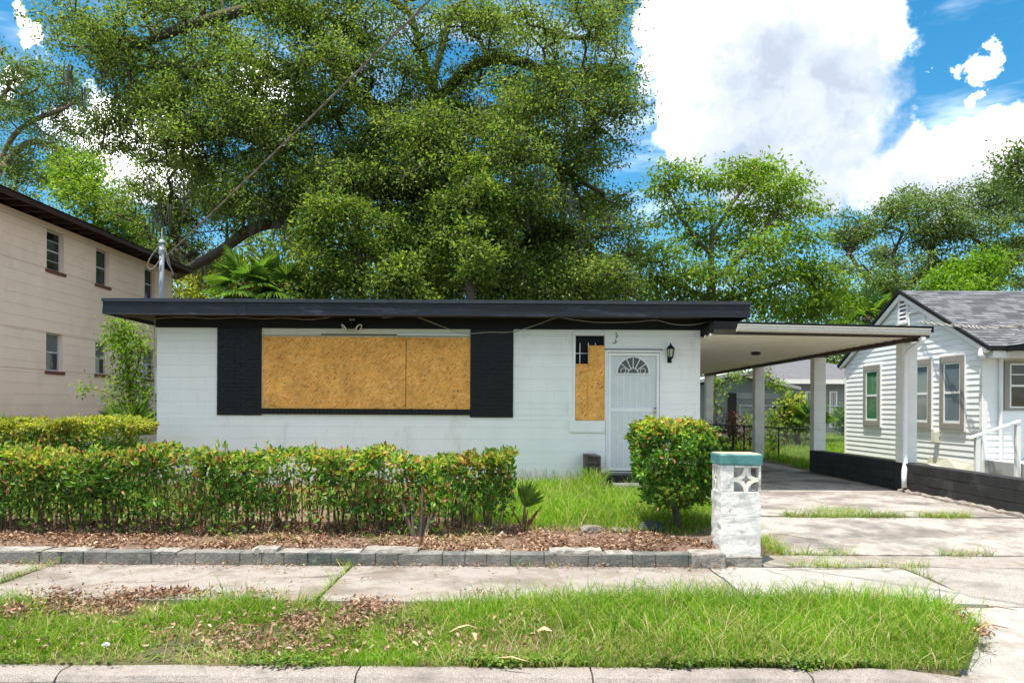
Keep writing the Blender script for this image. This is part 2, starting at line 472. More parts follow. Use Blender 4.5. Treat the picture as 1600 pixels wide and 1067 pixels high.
class MB:
    def __init__(s):
        s.v = []; s.f = []; s.mi = []; s.cur = 0

    def add(s, vs_, fs):
        n = len(s.v)
        s.v += [tuple(p) for p in vs_]
        s.f += [tuple(i + n for i in f) for f in fs]
        s.mi += [s.cur] * len(fs)
        return s

    def box(s, a, b):
        (x0, y0, z0), (x1, y1, z1) = a, b
        x0, x1 = min(x0, x1), max(x0, x1); y0, y1 = min(y0, y1), max(y0, y1); z0, z1 = min(z0, z1), max(z0, z1)
        return s.add([(x0, y0, z0), (x1, y0, z0), (x1, y1, z0), (x0, y1, z0), (x0, y0, z1), (x1, y0, z1), (x1, y1, z1), (x0, y1, z1)],
                     [(0, 3, 2, 1), (4, 5, 6, 7), (0, 1, 5, 4), (1, 2, 6, 5), (2, 3, 7, 6), (3, 0, 4, 7)])

    def prism(s, pts, off):
        """closed outline pts extruded by vector off"""
        n = len(pts); off = Vector(off)
        vs_ = [Vector(p) for p in pts] + [Vector(p) + off for p in pts]
        fs = [tuple(range(n))[::-1], tuple(range(n, 2 * n))]
        fs += [(i, (i + 1) % n, n + (i + 1) % n, n + i) for i in range(n)]
        return s.add(vs_, fs)

    def tube(s, pts, r, n=8, caps=True):
        pts = [Vector(p) for p in pts]
        rs = r if isinstance(r, (list, tuple)) else [r] * len(pts)
        vs_ = []; fs = []
        ref = None
        for i, p in enumerate(pts):
            t = (pts[min(i + 1, len(pts) - 1)] - pts[max(i - 1, 0)]).normalized()
            if ref is None:
                ref = Vector((0, 0, 1)) if abs(t.z) < .9 else Vector((1, 0, 0))
            a = t.cross(ref).normalized(); b = t.cross(a).normalized(); ref = -b if False else ref
            for k in range(n):
                an = 2 * math.pi * k / n
                vs_.append(p + (a * math.cos(an) + b * math.sin(an)) * rs[i])
        for i in range(len(pts) - 1):
            for k in range(n):
                fs.append((i * n + k, i * n + (k + 1) % n, (i + 1) * n + (k + 1) % n, (i + 1) * n + k))
        if caps:
            fs.append(tuple(range(n))[::-1]); fs.append(tuple(range((len(pts) - 1) * n, len(pts) * n)))
        return s.add(vs_, fs)

    def quad(s, a, b, c, d):
        return s.add([a, b, c, d], [(0, 1, 2, 3)])

    def build(s, name, m, parent=None, bevel=0.0, smooth=False, origin=None, jitter=0.0):
        v = np.array(s.v, dtype=float)
        if origin is None:
            lo, hi = v.min(0), v.max(0)
            origin = Vector(((lo[0] + hi[0]) / 2, (lo[1] + hi[1]) / 2, lo[2]))
        else:
            origin = Vector(origin)
        me = bpy.data.meshes.new(name)
        me.from_pydata([tuple(p) for p in (v - np.array(origin))], [], s.f)
        ms = m if isinstance(m, (list, tuple)) else [m]
        for k in ms: me.materials.append(MATS[k])
        if len(ms) > 1: me.polygons.foreach_set('material_index', s.mi)
        if bevel or jitter:
            bm = bmesh.new(); bm.from_mesh(me)
            bmesh.ops.recalc_face_normals(bm, faces=bm.faces)
            if bevel:
                bmesh.ops.bevel(bm, geom=list(bm.edges), offset=bevel, segments=2 if bevel > .006 else 1, profile=.6, affect='EDGES', clamp_overlap=True)
            if jitter:
                for vv in bm.verts: vv.co += Vector([random.uniform(-jitter, jitter) for _ in range(3)])
            bm.to_mesh(me); bm.free()
        else:
            bm = bmesh.new(); bm.from_mesh(me); bmesh.ops.recalc_face_normals(bm, faces=bm.faces); bm.to_mesh(me); bm.free()
        if smooth: me.shade_smooth()
        o = bpy.data.objects.new(name, me)
        put(o, parent, origin)
        return o


BOXES = {}


def block(name, m, a, b, parent, bevel=.004, rot=0.0):
    """one box-shaped piece, mesh shared between pieces of one size"""
    a, b = Vector(a), Vector(b)
    d = b - a
    key = (m, round(d.x, 3), round(d.y, 3), round(d.z, 3), bevel)
    if key not in BOXES:
        mb = MB().box((-d.x / 2, -d.y / 2, -d.z / 2), (d.x / 2, d.y / 2, d.z / 2))
        me = bpy.data.meshes.new(name); me.from_pydata(mb.v, [], mb.f); me.materials.append(MATS[m])
        if bevel:
            bm = bmesh.new(); bm.from_mesh(me)
            bmesh.ops.bevel(bm, geom=list(bm.edges), offset=min(bevel, min(d) * .3), segments=1, affect='EDGES')
            bm.to_mesh(me); bm.free()
        BOXES[key] = me
    o = bpy.data.objects.new(name, BOXES[key])
    if rot: o.rotation_euler = (random.uniform(-rot, rot), random.uniform(-rot, rot), random.uniform(-rot, rot))
    return put(o, parent, (a + b) / 2)


def courses(u0, u1, z0, z1, h, length, openings, stagger=True, zoff=0.0):
    """rectangles (u, z) of a coursed wall with openings (u0,u1,z0,z1) left out"""
    out = []
    zs = [z0]
    z = z0 + (zoff if zoff else h)
    while z < z1 - 1e-4:
        zs.append(z); z += h
    zs.append(z1)
    for r in range(len(zs) - 1):
        a, b = zs[r], zs[r + 1]
        # split the course at opening edges falling inside it
        cuts = sorted({a, b} | {e for o in openings for e in (o[2], o[3]) if a + .012 < e < b - .012})
        for k in range(len(cuts) - 1):
            za, zb = cuts[k], cuts[k + 1]
            zm = (za + zb) / 2
            spans = [(u0, u1)]
            for o in openings:
                if o[2] < zm < o[3]:
                    ns = []
                    for (p, q) in spans:
                        if o[1] <= p or o[0] >= q: ns.append((p, q)); continue
                        if o[0] > p + .005: ns.append((p, o[0]))
                        if o[1] < q - .005: ns.append((o[1], q))
                    spans = ns
            for (p, q) in spans:
                off = (length / 2 if (stagger and r % 2) else 0)
                u = p
                first = u0 + off
                j = math.floor((p - first) / length + 1e-6) + 1
                while u < q - 1e-4:
                    nxt = min(first + j * length, q)
                    if q - nxt < .06: nxt = q
                    if nxt - u > .01: out.append((u, nxt, za, zb))
                    u = nxt; j += 1
    return out


# ---- numpy leaf / blade meshes
def vnoise(x, y, s=1.0, seed=0):
    x = np.asarray(x) * s; y = np.asarray(y) * s
    xi = np.floor(x).astype(np.int64); yi = np.floor(y).astype(np.int64)
    fx = x - xi; fy = y - yi
    fx = fx * fx * (3 - 2 * fx); fy = fy * fy * (3 - 2 * fy)

    def h(a, b):
        n = (a * 374761393 + b * 668265263 + seed * 974711) & 0x7fffffff
        n = ((n ^ (n >> 13)) * 1274126177) & 0x7fffffff
        return ((n ^ (n >> 16)) & 0xffff) / 65535.0
    return (h(xi, yi) * (1 - fx) + h(xi + 1, yi) * fx) * (1 - fy) + (h(xi, yi + 1) * (1 - fx) + h(xi + 1, yi + 1) * fx) * fy


def unit(a):
    return a / np.maximum(np.linalg.norm(a, axis=1, keepdims=True), 1e-9)


def np_mesh(name, verts, polys_k, mats_, parent=None, mi=None, origin=None, smooth=False):
    """verts (n,3); polys_k (m,k) vertex indices"""
    verts = np.asarray(verts, dtype=np.float32)
    origin = Vector(origin) if origin is not None else Vector((float(verts[:, 0].mean()), float(verts[:, 1].mean()), float(verts[:, 2].min())))
    me = bpy.data.meshes.new(name)
    m, k = polys_k.shape
    me.vertices.add(len(verts)); me.vertices.foreach_set('co', (verts - np.array(origin, dtype=np.float32)).ravel())
    me.loops.add(m * k); me.loops.foreach_set('vertex_index', polys_k.astype(np.int32).ravel())
    me.polygons.add(m); me.polygons.foreach_set('loop_start', (np.arange(m) * k).astype(np.int32))
    try: me.polygons.foreach_set('loop_total', np.full(m, k, dtype=np.int32))
    except Exception: pass
    for x in (mats_ if isinstance(mats_, (list, tuple)) else [mats_]): me.materials.append(MATS[x])
    if mi is not None: me.polygons.foreach_set('material_index', np.asarray(mi, dtype=np.int32))
    me.update(calc_edges=True)
    if smooth: me.shade_smooth()
    o = bpy.data.objects.new(name, me)
    return put(o, parent, origin)


def leaves(name, c, axis, nrm, ln, wd, mats_, parent=None, mi=None, fold=.25, origin=None, rich=False):
    """folded leaves: c base points, axis leaf direction, nrm face normal"""
    n = len(c)
    ax = unit(axis); sd = unit(np.cross(ax, nrm)); nr = np.cross(sd, ax)
    ln = np.broadcast_to(np.asarray(ln, float), (n,))[:, None]; wd = np.broadcast_to(np.asarray(wd, float), (n,))[:, None]
    if rich:
        base = c; tip = c + ax * ln - nr * ln * .12
        l1 = c + ax * ln * .30 + sd * wd * .42 + nr * wd * fold; l2 = c + ax * ln * .68 + sd * wd * .40 + nr * wd * fold * .7
        r1 = c + ax * ln * .30 - sd * wd * .42 + nr * wd * fold; r2 = c + ax * ln * .68 - sd * wd * .40 + nr * wd * fold * .7
        v = np.stack([base, l1, l2, tip, r2, r1], 1).reshape(-1, 3)
        i = np.arange(n)[:, None] * 6
        f = np.concatenate([i + np.array([[0, 3, 2, 1]]), i + np.array([[0, 5, 4, 3]])], 1).reshape(-1, 4)
        m2 = None if mi is None else np.repeat(mi, 2)
    else:
        mid = c + ax * ln * .45
        v = np.stack([c, mid + sd * wd * .5 + nr * wd * fold, c + ax * ln, mid - sd * wd * .5 + nr * wd * fold], 1).reshape(-1, 3)
        i = np.arange(n)[:, None] * 4
        f = np.concatenate([i + np.array([[0, 2, 1]]), i + np.array([[0, 3, 2]])], 1).reshape(-1, 3)
        m2 = None if mi is None else np.repeat(mi, 2)
    return np_mesh(name, v, f, mats_, parent, m2, origin)


def rand_dirs(n, up=0.0):
    a = rng.normal(size=(n, 3)); a[:, 2] += up
    return unit(a)


def blades(name, base, h, w, lean, mats_, parent=None, mi=None, origin=None):
    """grass: each blade a bent strip of two segments and a tip"""
    n = len(base)
    an = rng.uniform(0, 2 * np.pi, n); la = rng.uniform(0, 2 * np.pi, n)
    sd = np.stack([np.cos(an), np.sin(an), np.zeros(n)], 1)
    ld = np.stack([np.cos(la), np.sin(la), np.zeros(n)], 1)
    h = h[:, None]; w = np.broadcast_to(w, (n,))[:, None]; lean = lean[:, None]
    up = np.array([0, 0, 1.0])
    m1 = base + up * h * .5 + ld * h * lean * .22
    m2 = base + up * h * .84 + ld * h * lean * .62
    tip = base + up * h * (1.0 - .22 * np.minimum(lean, 1.5)) + ld * h * lean * 1.15
    v = np.stack([base - sd * w * .5, base + sd * w * .5, m1 - sd * w * .45, m1 + sd * w * .45, m2 - sd * w * .28, m2 + sd * w * .28, tip], 1).reshape(-1, 3)
    i = np.arange(n)[:, None] * 7
    f = np.concatenate([i + np.array([[0, 1, 3]]), i + np.array([[0, 3, 2]]), i + np.array([[2, 3, 5]]), i + np.array([[2, 5, 4]]), i + np.array([[4, 5, 6]])], 1).reshape(-1, 3)
    return np_mesh(name, v, f, mats_, parent, None if mi is None else np.repeat(mi, 5), origin)

# ================================================================== SETTING
def sheet(name, xs, ys, zf, m, kind='structure', parent=None):
    xs = np.asarray(xs, float); ys = np.asarray(ys, float)
    X, Y = np.meshgrid(xs, ys)
    Z = zf(X, Y)
    v = np.stack([X, Y, Z], 2).reshape(-1, 3)
    nx = len(xs)
    i, j = np.meshgrid(np.arange(nx - 1), np.arange(len(ys) - 1))
    a = (j * nx + i).ravel()
    f = np.stack([a, a + 1, a + nx + 1, a + nx], 1)
    o = np_mesh(name, v, f, m, parent, smooth=True)
    if kind: o['kind'] = kind
    return o


gy = [-400, -60, -8, 3.9, 4.06, 5.0, 6.9, 9.0, 13, 16, 20, 26, 40, 70, 150, 400, 1200]
gz = [-.31, -.31, -.31, -.31, -.31, -.27, -.20, -.06, -.06, -.03, 0, 0, 0, 0, 0, 0, 0]
sheet('ground', [-1200, -300, -80, -30, -14, -6, 0, 6, 14, 30, 80, 300, 1200], gy,
      lambda x, y: np.interp(y, gy, gz), 'turf_soil')
sheet('road', np.linspace(-60, 60, 30), [-7, -3, 0, 3, 4.15], lambda x, y: -.295 + 0 * x, 'asphalt')


def slab(name, m, x0, x1, y0, y1, zf, parent, thick=.09, jit=.012, nx=0, ny=0, xe=None):
    """a cast concrete slab with slightly uneven edges; xe(y) may shift the left edge"""
    nx = nx or max(2, int((x1 - x0) / .16)); ny = ny or max(2, int((y1 - y0) / .16))
    mb = MB()
    top = {}
    vs_ = []
    for j in range(ny + 1):
        for i in range(nx + 1):
            y = y0 + (y1 - y0) * j / ny
            xa = x0 + (xe(y) if xe else 0)
            x = xa + (x1 - xa) * i / nx
            edge = i in (0, nx) or j in (0, ny)
            dx = random.uniform(-jit, jit) if edge else 0; dy = random.uniform(-jit, jit) if edge else 0
            z = zf(x, y) + (random.uniform(-.002, .001) if not edge else random.uniform(-.006, -.002))
            top[i, j] = len(vs_); vs_.append((x + dx, y + dy, z))
    fs = []
    for j in range(ny):
        for i in range(nx):
            fs.append((top[i, j], top[i + 1, j], top[i + 1, j + 1], top[i, j + 1]))
    ring = [top[i, 0] for i in range(nx + 1)] + [top[nx, j] for j in range(1, ny + 1)] + \
           [top[i, ny] for i in range(nx - 1, -1, -1)] + [top[0, j] for j in range(ny - 1, 0, -1)]
    n0 = len(vs_)
    for k in ring: vs_.append((vs_[k][0], vs_[k][1], vs_[k][2] - thick))
    for k in range(len(ring)):
        k2 = (k + 1) % len(ring)
        fs.append((ring[k], n0 + k, n0 + k2, ring[k2]))
    mb.add(vs_, fs)
    return mb.build(name, m, parent)


def struct_root(name, loc):
    o = bpy.data.objects.new(name, None); put(o, None, Vector(loc)); o['kind'] = 'structure'; return o


zdrive = lambda x, y: float(np.interp(y, [4.0, 4.15, 5.55, 6.86, 9.4, 30], [-.285, -.27, -.125, -.108, -.01, 0]))
VEND = lambda y: np.minimum(3.08, 2.45 + (np.asarray(y) - 4.2) * .75)
dw = struct_root('driveway', (4.5, 10, 0))
slab('slab', 'concrete', 3.19, 6.30, 12.24, 25.3, zdrive, dw)
slab('slab', 'concrete', 2.72, 6.30, 9.46, 12.21, zdrive, dw, jit=.02)
slab('slab', 'concrete', 2.62, 6.30, 7.36, 9.36, zdrive, dw, jit=.03)
slab('slab', 'concrete_walk', 2.275, 6.30, 6.875, 7.32, zdrive, dw, jit=.02)
slab('slab', 'aggregate', 3.50, 9.5, 5.56, 6.86, zdrive, dw)
slab('slab', 'concrete_pale', 2.2, 9.5, 4.10, 5.545, zdrive, dw, xe=lambda y: float(VEND(y)) - .12 - 2.2)
slab('slab', 'concrete_walk', 6.30, 9.5, 6.875, 7.6, zdrive, dw)

sw = struct_root('sidewalk', (0, 6.2, -.11))
xj = [-9.6, -6.75, -4.06, -1.42, 1.76, 3.485]
for k in range(len(xj) - 1):
    slab('slab', 'concrete_pale' if k == 4 else 'concrete_walk', xj[k] + .012, xj[k + 1] - .012, 5.60, 6.86,
         lambda x, y: -.112, sw)

kb = struct_root('street_kerb', (0, 4.18, -.3))
kx = [-6.6, -4.0, -2.43, -.83, .44, 1.62, 2.56]
for k in range(len(kx) - 1):
    a, b = kx[k] + .005, kx[k + 1] - .005
    n = 10
    prof = [(4.27, -.33), (4.27, -.150), (4.262, -.142), (4.15, -.139), (4.115, -.150), (4.09, -.175), (4.06, -.31), (4.06, -.33)]
    mb = MB(); vs_ = []
    last = k == len(kx) - 2
    for i in range(n + 1):
        t = i / n; x = a + (b - a) * t
        drop = (max(0, t - .45) / .55) ** 1.6 * .055 if last else 0
        back = (max(0, t - .5) / .5) ** 2 * .10 if last else 0
        for (y, z) in prof:
            jz = random.uniform(-.004, .003) if z > -.2 else 0
            vs_.append((x, y + back + random.uniform(-.004, .004) * (z > -.2), max(z - drop, -.33) + jz))
    m_ = len(prof)
    fs = [(i * m_ + q, i * m_ + q + 1, (i + 1) * m_ + q + 1, (i + 1) * m_ + q) for i in range(n) for q in range(m_ - 1)]
    fs += [tuple(range(m_)), tuple(range(n * m_, n * m_ + m_))[::-1]]
    mb.add(vs_, fs)
    mb.build('kerb_stone', 'kerb_concrete', kb)

VEND = lambda y: np.minimum(3.08, 2.45 + (np.asarray(y) - 4.2) * .75)
ys_ = np.concatenate([[4.20], np.linspace(4.26, 5.63, 15)])


def verge_z(x, y):
    return -.145 + .035 * vnoise(x, y, 1.7, 3) + .02 * vnoise(x, y, 5, 4) - .03


X, T = np.meshgrid(np.linspace(0, 1, 90), ys_)
vx = -9.5 + (VEND(T) + 9.5) * X
v = np.stack([vx, T, np.where(T < 4.21, -.33, verge_z(vx, T))], 2).reshape(-1, 3)
i, j = np.meshgrid(np.arange(89), np.arange(15)); a = (j * 90 + i).ravel()
o = np_mesh('verge', v, np.stack([a, a + 1, a + 91, a + 90], 1), 'turf_soil', smooth=True); o['kind'] = 'structure'


def bed_z(x, y):
    x = np.asarray(x, float); y = np.asarray(y, float)
    base = np.interp(y, [6.98, 7.1, 7.3, 8.0, 13.2], [-.05, -.012, .008, .02, .0])
    right = np.clip((x - 2.15) / .2, 0, 1) * np.clip((9.4 - y) / 1.2, 0, 1) * .13
    return base + .035 * (vnoise(x, y, 1.3, 11) - .5) + .02 * (vnoise(x, y, 4.5, 12) - .5) - right


sheet('front_yard', np.linspace(-16, 2.70, 120), np.linspace(6.98, 13.3, 40), bed_z, 'soil')

# block edging along the sidewalk
ed = thing('garden_edging', (-1.3, 6.93, -.12), 'low weathered concrete block edging between sidewalk and hedge bed', 'edging')
x = -7.4
while x < 1.66:
    w = random.choice([.195, .2, .21, .30, .395])
    dz = random.uniform(-.006, .006); dy = random.uniform(-.006, .006)
    nb = block('block', 'edging_block', (x, 6.835 + dy, -.125), (x + w - .003, 7.0 + dy, -.004 + dz * .6), ed, .006, .012)
    x += w
x = -7.3
while x < 1.5:
    w = random.uniform(.22, .7)
    if random.random() < .7:
        mb = MB(); n = 12; vs_ = []
        h = random.uniform(.003, .012) if random.random() < .8 else .03
        for i in range(n + 1):
            px_ = x + w * i / n
            y0_, y1_ = 6.832 + random.uniform(-.006, .035), 7.01 + random.uniform(-.01, .02)
            z1_ = -.003 + h * random.uniform(.75, 1.1)
            vs_ += [(px_, y0_, -.003), (px_, y0_ + random.uniform(.004, .02), z1_), (px_, y1_, z1_ + .004), (px_, y1_, -.003)]
        fs = [(i * 4 + q, i * 4 + (q + 1) % 4, i * 4 + 4 + (q + 1) % 4, i * 4 + 4 + q) for i in range(n) for q in range(4)]
        fs += [(0, 1, 2, 3), (n * 4 + 3, n * 4 + 2, n * 4 + 1, n * 4)]
        mb.add(vs_, fs); mb.build('mortar_cap', 'edging_top', ed)
    x += w + random.uniform(.0, .06)
mb = MB().box((1.60, 6.80, -.13), (1.90, 7.02, .015)); mb.build('end_block', 'edging_top', ed, .02, jitter=.006)

# ================================================================== BOARDED-UP HOUSE
YH = 12.9
HX0, HX1 = P(245, 600, YH).x, P(1094, 600, YH).x
HZ0, HZ1 = -.043, 2.617
house = thing('house', ((HX0 + HX1) / 2, YH, 0), 'flat-roofed white block house with boarded windows and black brick panels', 'house')


def hb(px0, px1, pytop, pybot, y=YH):
    a, b = P(px0, pytop, y), P(px1, pybot, y)
    return a.x, b.x, b.z, a.z          # x0, x1, z0, z1


win = hb(409, 735, 513, 638)
win = (win[0], win[1], win[2], HZ1 + .01)
sl = hb(899.5, 944, 524, 657)
dr = hb(947, 1033, 546.5, 737.5)
ops = [win, sl, dr]
wl = MB()
for (a, b, c, d) in courses(HX0 + .01, HX1 - .01, HZ0 - .2, HZ1, 5, 100, ops, False): wl.box((a, YH + .09, c), (b, YH + .2, d))
wl.box((HX0 + .01, YH + .2, -.2), (HX0 + .2, 20.8, HZ1 + .15)); wl.box((HX1 - .2, YH + .2, -.2), (HX1 - .01, 20.8, HZ1 + .15))
wl.box((HX0 + .2, 20.6, -.2), (HX1 - .2, 20.8, HZ1 + .15))
wl.box((HX0 + .2, YH + .2, -.2), (HX1 - .2, 20.6, .24))
wall = wl.build('wall', 'white_block', house)
for (a, b, c, d) in courses(HX0, HX1, HZ0, HZ1, .2032, .405, ops):
    dy = random.uniform(-.0012, .0012)
    block('block', 'white_block', (a + .0001, YH + dy * .5, c + .0007), (b - .0001, YH + .088, d - .0007), wall, .0013)
MB().box((HX0 - .03, YH - .11, -.12), (HX1, YH + .08, HZ0 - .002)).build('footing', 'concrete_pale', house, .01)

# black brick panels
for (pa, pb, pbot) in ((340, 409, 649), (735, 802, 652.5)):
    x0, x1, z0, z1 = hb(pa, pb, 513, pbot); z1 = HZ1 - .002
    pn = MB().box((x0 + .004, YH - .016, z0 + .003), (x1 - .004, YH - .003, z1)).build('brick_panel', 'black_mortar', house)
    for (a, b, c, d) in courses(x0, x1, z0, z1, .0668, .203, [], True):
        dy = random.uniform(-.003, .003)
        block('brick', 'black_brick', (a + .004, YH - .030 + dy, c + .0045), (b - .004, YH - .015, d - .0045), pn, .003, .004)
# soldier-brick sill
x0, x1, z0, z1 = hb(409, 735, 637.5, 648.5)
sp = MB().box((x0 + .003, YH - .03, z0), (x1 - .003, YH + .06, z1 - .004)).build('brick_sill', 'black_mortar', house)
n = int((x1 - x0) / .069)
for k in range(n):
    a = x0 + (x1 - x0) * k / n; b = x0 + (x1 - x0) * (k + 1) / n
    block('brick', 'black_brick', (a + .004, YH - .052 + random.uniform(-.002, .002), z0 + .002), (b - .004, YH - .028, z1 - .002), sp, .003, .004)

# picture window behind strand boards
wp = MB(); x0, x1, z0, z1 = win[0], win[1], win[2], HZ1 - .003
zc = P(570, 524, YH).z
wp.box((x0 + .002, YH - .004, zc), (x1 - .002, YH + .08, z1)); wp.box((x0 + .002, YH - .003, z0 + .002), (x0 + .022, YH + .08, zc)); wp.box((x1 - .014, YH - .003, z0 + .002), (x1 - .002, YH + .08, zc))
wp.box((x0 + .01, YH + .03, zc - .09), (x1 - .01, YH + .07, zc - .002))
wn = wp.build('picture_window', 'cream_paint', house, .003)
MB().box((x0 + .02, YH + .05, z0), (x1 - .014, YH + .06, zc)).build('glass', 'dark_glass', wn)
ra = P(620, 524, YH).x
MB().box((x0 + 1.0, YH - .010, zc + .004), (ra, YH - .004, zc + .022)).build('track', 'brown_beam', wn, .002)
MB().box((ra + .02, YH - .022, zc - .002), (x1 - .01, YH - .004, zc + .036)).build('head_strip', 'white_metal', wn, .003)
bx = P(634.5, 580, YH).x
MB().box((x0 + .020, YH - .014, z0 - .03), (bx - .006, YH - .002, P(500, 526, YH).z)).build('strand_board', 'strand_board', wn, .0015)
bd = MB().box((bx + .004, YH - .011, z0 - .03), (x1 - .004, YH - .0005, P(690, 527.5, YH).z)).build('strand_board', 'strand_board', wn, .0015)


def text(name, body, size, loc, m, parent, rot=(R(90), 0, 0), shear=0.0, sx=1.0):
    cu = bpy.data.curves.new(name, 'FONT'); cu.body = body; cu.size = size; cu.extrude = .0003; cu.align_x = 'CENTER'; cu.shear = shear
    cu.materials.append(MATS[m])
    tmp = bpy.data.objects.new(name, cu)
    me = bpy.data.meshes.new_from_object(tmp); me.materials.clear(); me.materials.append(MATS[m])
    bpy.data.objects.remove(tmp)
    o = bpy.data.objects.new(name, me); o.rotation_euler = rot; o.scale = (sx, 1, 1)
    return put(o, parent, Vector(loc))


def screws(parent, x0_, x1_, z0_, z1_, yf_, nx_, nz_):
    for a_ in np.linspace(x0_ + .04, x1_ - .04, nx_):
        for b_ in np.linspace(z0_ + .04, z1_ - .05, nz_):
            if nx_ > 2 and nz_ > 2 and x0_ + .1 < a_ < x1_ - .1 and z0_ + .1 < b_ < z1_ - .1: continue
            q = MB(); ja, jb = random.uniform(-.015, .015), random.uniform(-.015, .015)
            q.tube([(a_ + ja, yf_ - .003, b_ + jb), (a_ + ja, yf_ + .004, b_ + jb)], .008, 6); q.build('screw', 'brown_beam', parent)


screws(wn, x0 + .02, bx - .01, z0 + .05, P(500, 526, YH).z, YH - .014, 6, 3)
screws(wn, bx + .01, x1 - .01, z0 + .05, P(690, 527, YH).z, YH - .011, 3, 3)
mat('faded_ink', (.10, .06, .03), .8, .3, 30)
p = P(714, 613, YH - .012); text('grade_stamp', 'X4X', .062, (p.x, YH - .0115, p.z), 'faded_ink', wn, shear=.25, sx=1.5)

# sidelight with broken board cover
sx0, sx1, sz0, sz1 = sl
s = MB(); s.box((sx0 - .05, YH - .012, sz0 - .002), (sx0 - .002, YH - .0005, sz1 + .05)); s.box((sx1 + .002, YH - .011, sz0), (sx1 + .026, YH - .0005, sz1 + .05))
s.box((sx0 - .05, YH - .013, sz1 + .002), (sx1 + .026, YH - .0005, sz1 + .06))
swn = s.build('sidelight_window', 'white_paint', house, .002)
MB().box((sx0 - .10, YH - .03, sz0 - .20), (sx1 + .01, YH - .0005, sz0 - .003)).build('sill_board', 'white_paint', swn, .004)
MB().box((sx0, YH + .10, sz0), (sx1, YH + .11, sz1)).build('glass', 'dark_room_glass', swn)
g = MB(); gx = P(906.8, 550, YH).x; gz_ = P(906, 551.5, YH).z; gx2 = P(931, 550, YH).x
for xx in (gx, P(920, 550, YH).x, gx2): g.box((xx - .006, YH + .075, sz0), (xx + .006, YH + .098, sz1 - .12))
g.box((sx0, YH + .076, gz_ - .006), (sx1, YH + .097, gz_ + .006)); g.box((sx0, YH + .076, gz_ - .32), (sx1, YH + .097, gz_ - .308))
g.build('muntin', 'white_paint', swn)
za, zb = P(905, 568.5, YH).z, P(935, 540, YH).z
xa = P(919, 560, YH).x
MB().box((sx0 + .003, YH - .012, sz0 + .004), (xa + .06, YH - .001, za)).build('strand_board', 'strand_board', swn, .0015)
MB().box((xa, YH - .024, sz0 + .002), (sx1 - .003, YH - .0135, zb)).build('strand_board', 'strand_board', swn, .0015)

# door with white security screen
dx0, dx1, dz0, dz1 = dr
dfm = MB(); dfm.box((dx0 + .001, YH - .018, dz0), (dx0 + .032, YH + .16, dz1)); dfm.box((dx1 - .032, YH - .018, dz0), (dx1 - .001, YH + .16, dz1))
dfm.box((dx0 + .001, YH - .020, dz1 - .040), (dx1 - .001, YH + .16, dz1 - .001))
dfr = dfm.build('door_frame', 'white_paint', house, .003)
MB().box((dx0 - .03, YH - .030, dz1 + .002), (dx1 + .01, YH - .002, dz1 + .014)).build('drip_strip', 'brown_beam', dfr)
door = MB().box((dx0 + .034, YH + .10, dz0 + .005), (dx1 - .034, YH + .145, dz1 - .042)).build('door', 'white_paint', house, .003)
# fanlight
fc = P(989, 583.5, YH + .03); fr_ = .262
fan = MB(); n = 22
pts = [(fc.x + fr_ * math.cos(math.pi * k / n), YH + .0235, fc.z + fr_ * 1.02 * math.sin(math.pi * k / n)) for k in range(n + 1)]
fan.prism(pts, (0, .004, 0)); fan.build('fanlight_glass', 'dark_glass', door)
fb = MB()
fb.tube([(fc.x + (fr_ + .012) * math.cos(math.pi * k / n), YH + .018, fc.z + (fr_ + .012) * 1.02 * math.sin(math.pi * k / n)) for k in range(n + 1)], .016, 6)
fb.tube([(fc.x - fr_ - .02, YH + .018, fc.z - .006), (fc.x + fr_ + .02, YH + .018, fc.z - .006)], .013, 6)
for an in (38, 65, 90, 115, 142):
    aa = R(an); r0 = .085
    fb.tube([(fc.x + r0 * math.cos(aa), YH + .017, fc.z + r0 * math.sin(aa)), (fc.x + fr_ * math.cos(aa), YH + .017, fc.z + fr_ * math.sin(aa))], .0085, 6)
fb.tube([(fc.x + .085 * math.cos(math.pi * k / 12), YH + .017, fc.z + .085 * math.sin(math.pi * k / 12)) for k in range(13)], .008, 6)
for sgn in (-1, 1):
    cx = fc.x + sgn * .165
    fb.tube([(cx + .045 * math.cos(R(t)), YH + .016, fc.z + .045 + .042 * math.sin(R(t))) for t in range(-80, 230, 25)], .006, 5)
fb.build('fanlight_bars', 'white_paint', door)
sd = MB(); fx0, fx1 = dx0 + .036, dx1 - .036; fz0, fz1 = dz0 + .02, dz1 - .05
zr = P(990, 640.5, YH).z
for (a, b, c, d) in ((fx0, fx0 + .05, fz0, fz1), (fx1 - .05, fx1, fz0, fz1)): sd.box((a, YH - .006, c), (b, YH + .028, d))
for (c, d) in ((fz0, fz0 + .045), (zr - .035, zr + .035), (fz1 - .05, fz1)): sd.box((fx0 + .05, YH - .004, c), (fx1 - .05, YH + .027, d))
scr = sd.build('screen_door', 'white_paint', house, .004)
MB().box((fx0 + .05, YH + .004, fz0 + .045), (fx1 - .05, YH + .010, zr - .035)).build('lower_screen', 'mesh_screen', scr)
mbs = MB().box((fx0 + .05, YH + .0275, zr + .035), (fx1 - .05, YH + .033, fz1 - .05)); mbs.build('upper_screen', 'mesh_screen', scr)
for k in range(1, 7):
    xx = fx0 + .05 + (fx1 - fx0 - .10) * k / 7
    MB().box((xx - .006, YH - .004, fz0 + .045), (xx + .006, YH + .0035, zr - .035)).build('bar', 'white_paint', scr, .002)
    MB().box((xx - .005, YH + .0245, zr + .035), (xx + .005, YH + .0272, fc.z - .03)).build('bar', 'white_paint', scr, .001)
pl = P(1023, 642, YH)
MB().box((pl.x - .028, YH - .016, pl.z - .06), (pl.x + .024, YH - .0065, pl.z + .075)).build('lock_plate', 'white_metal', scr, .003)
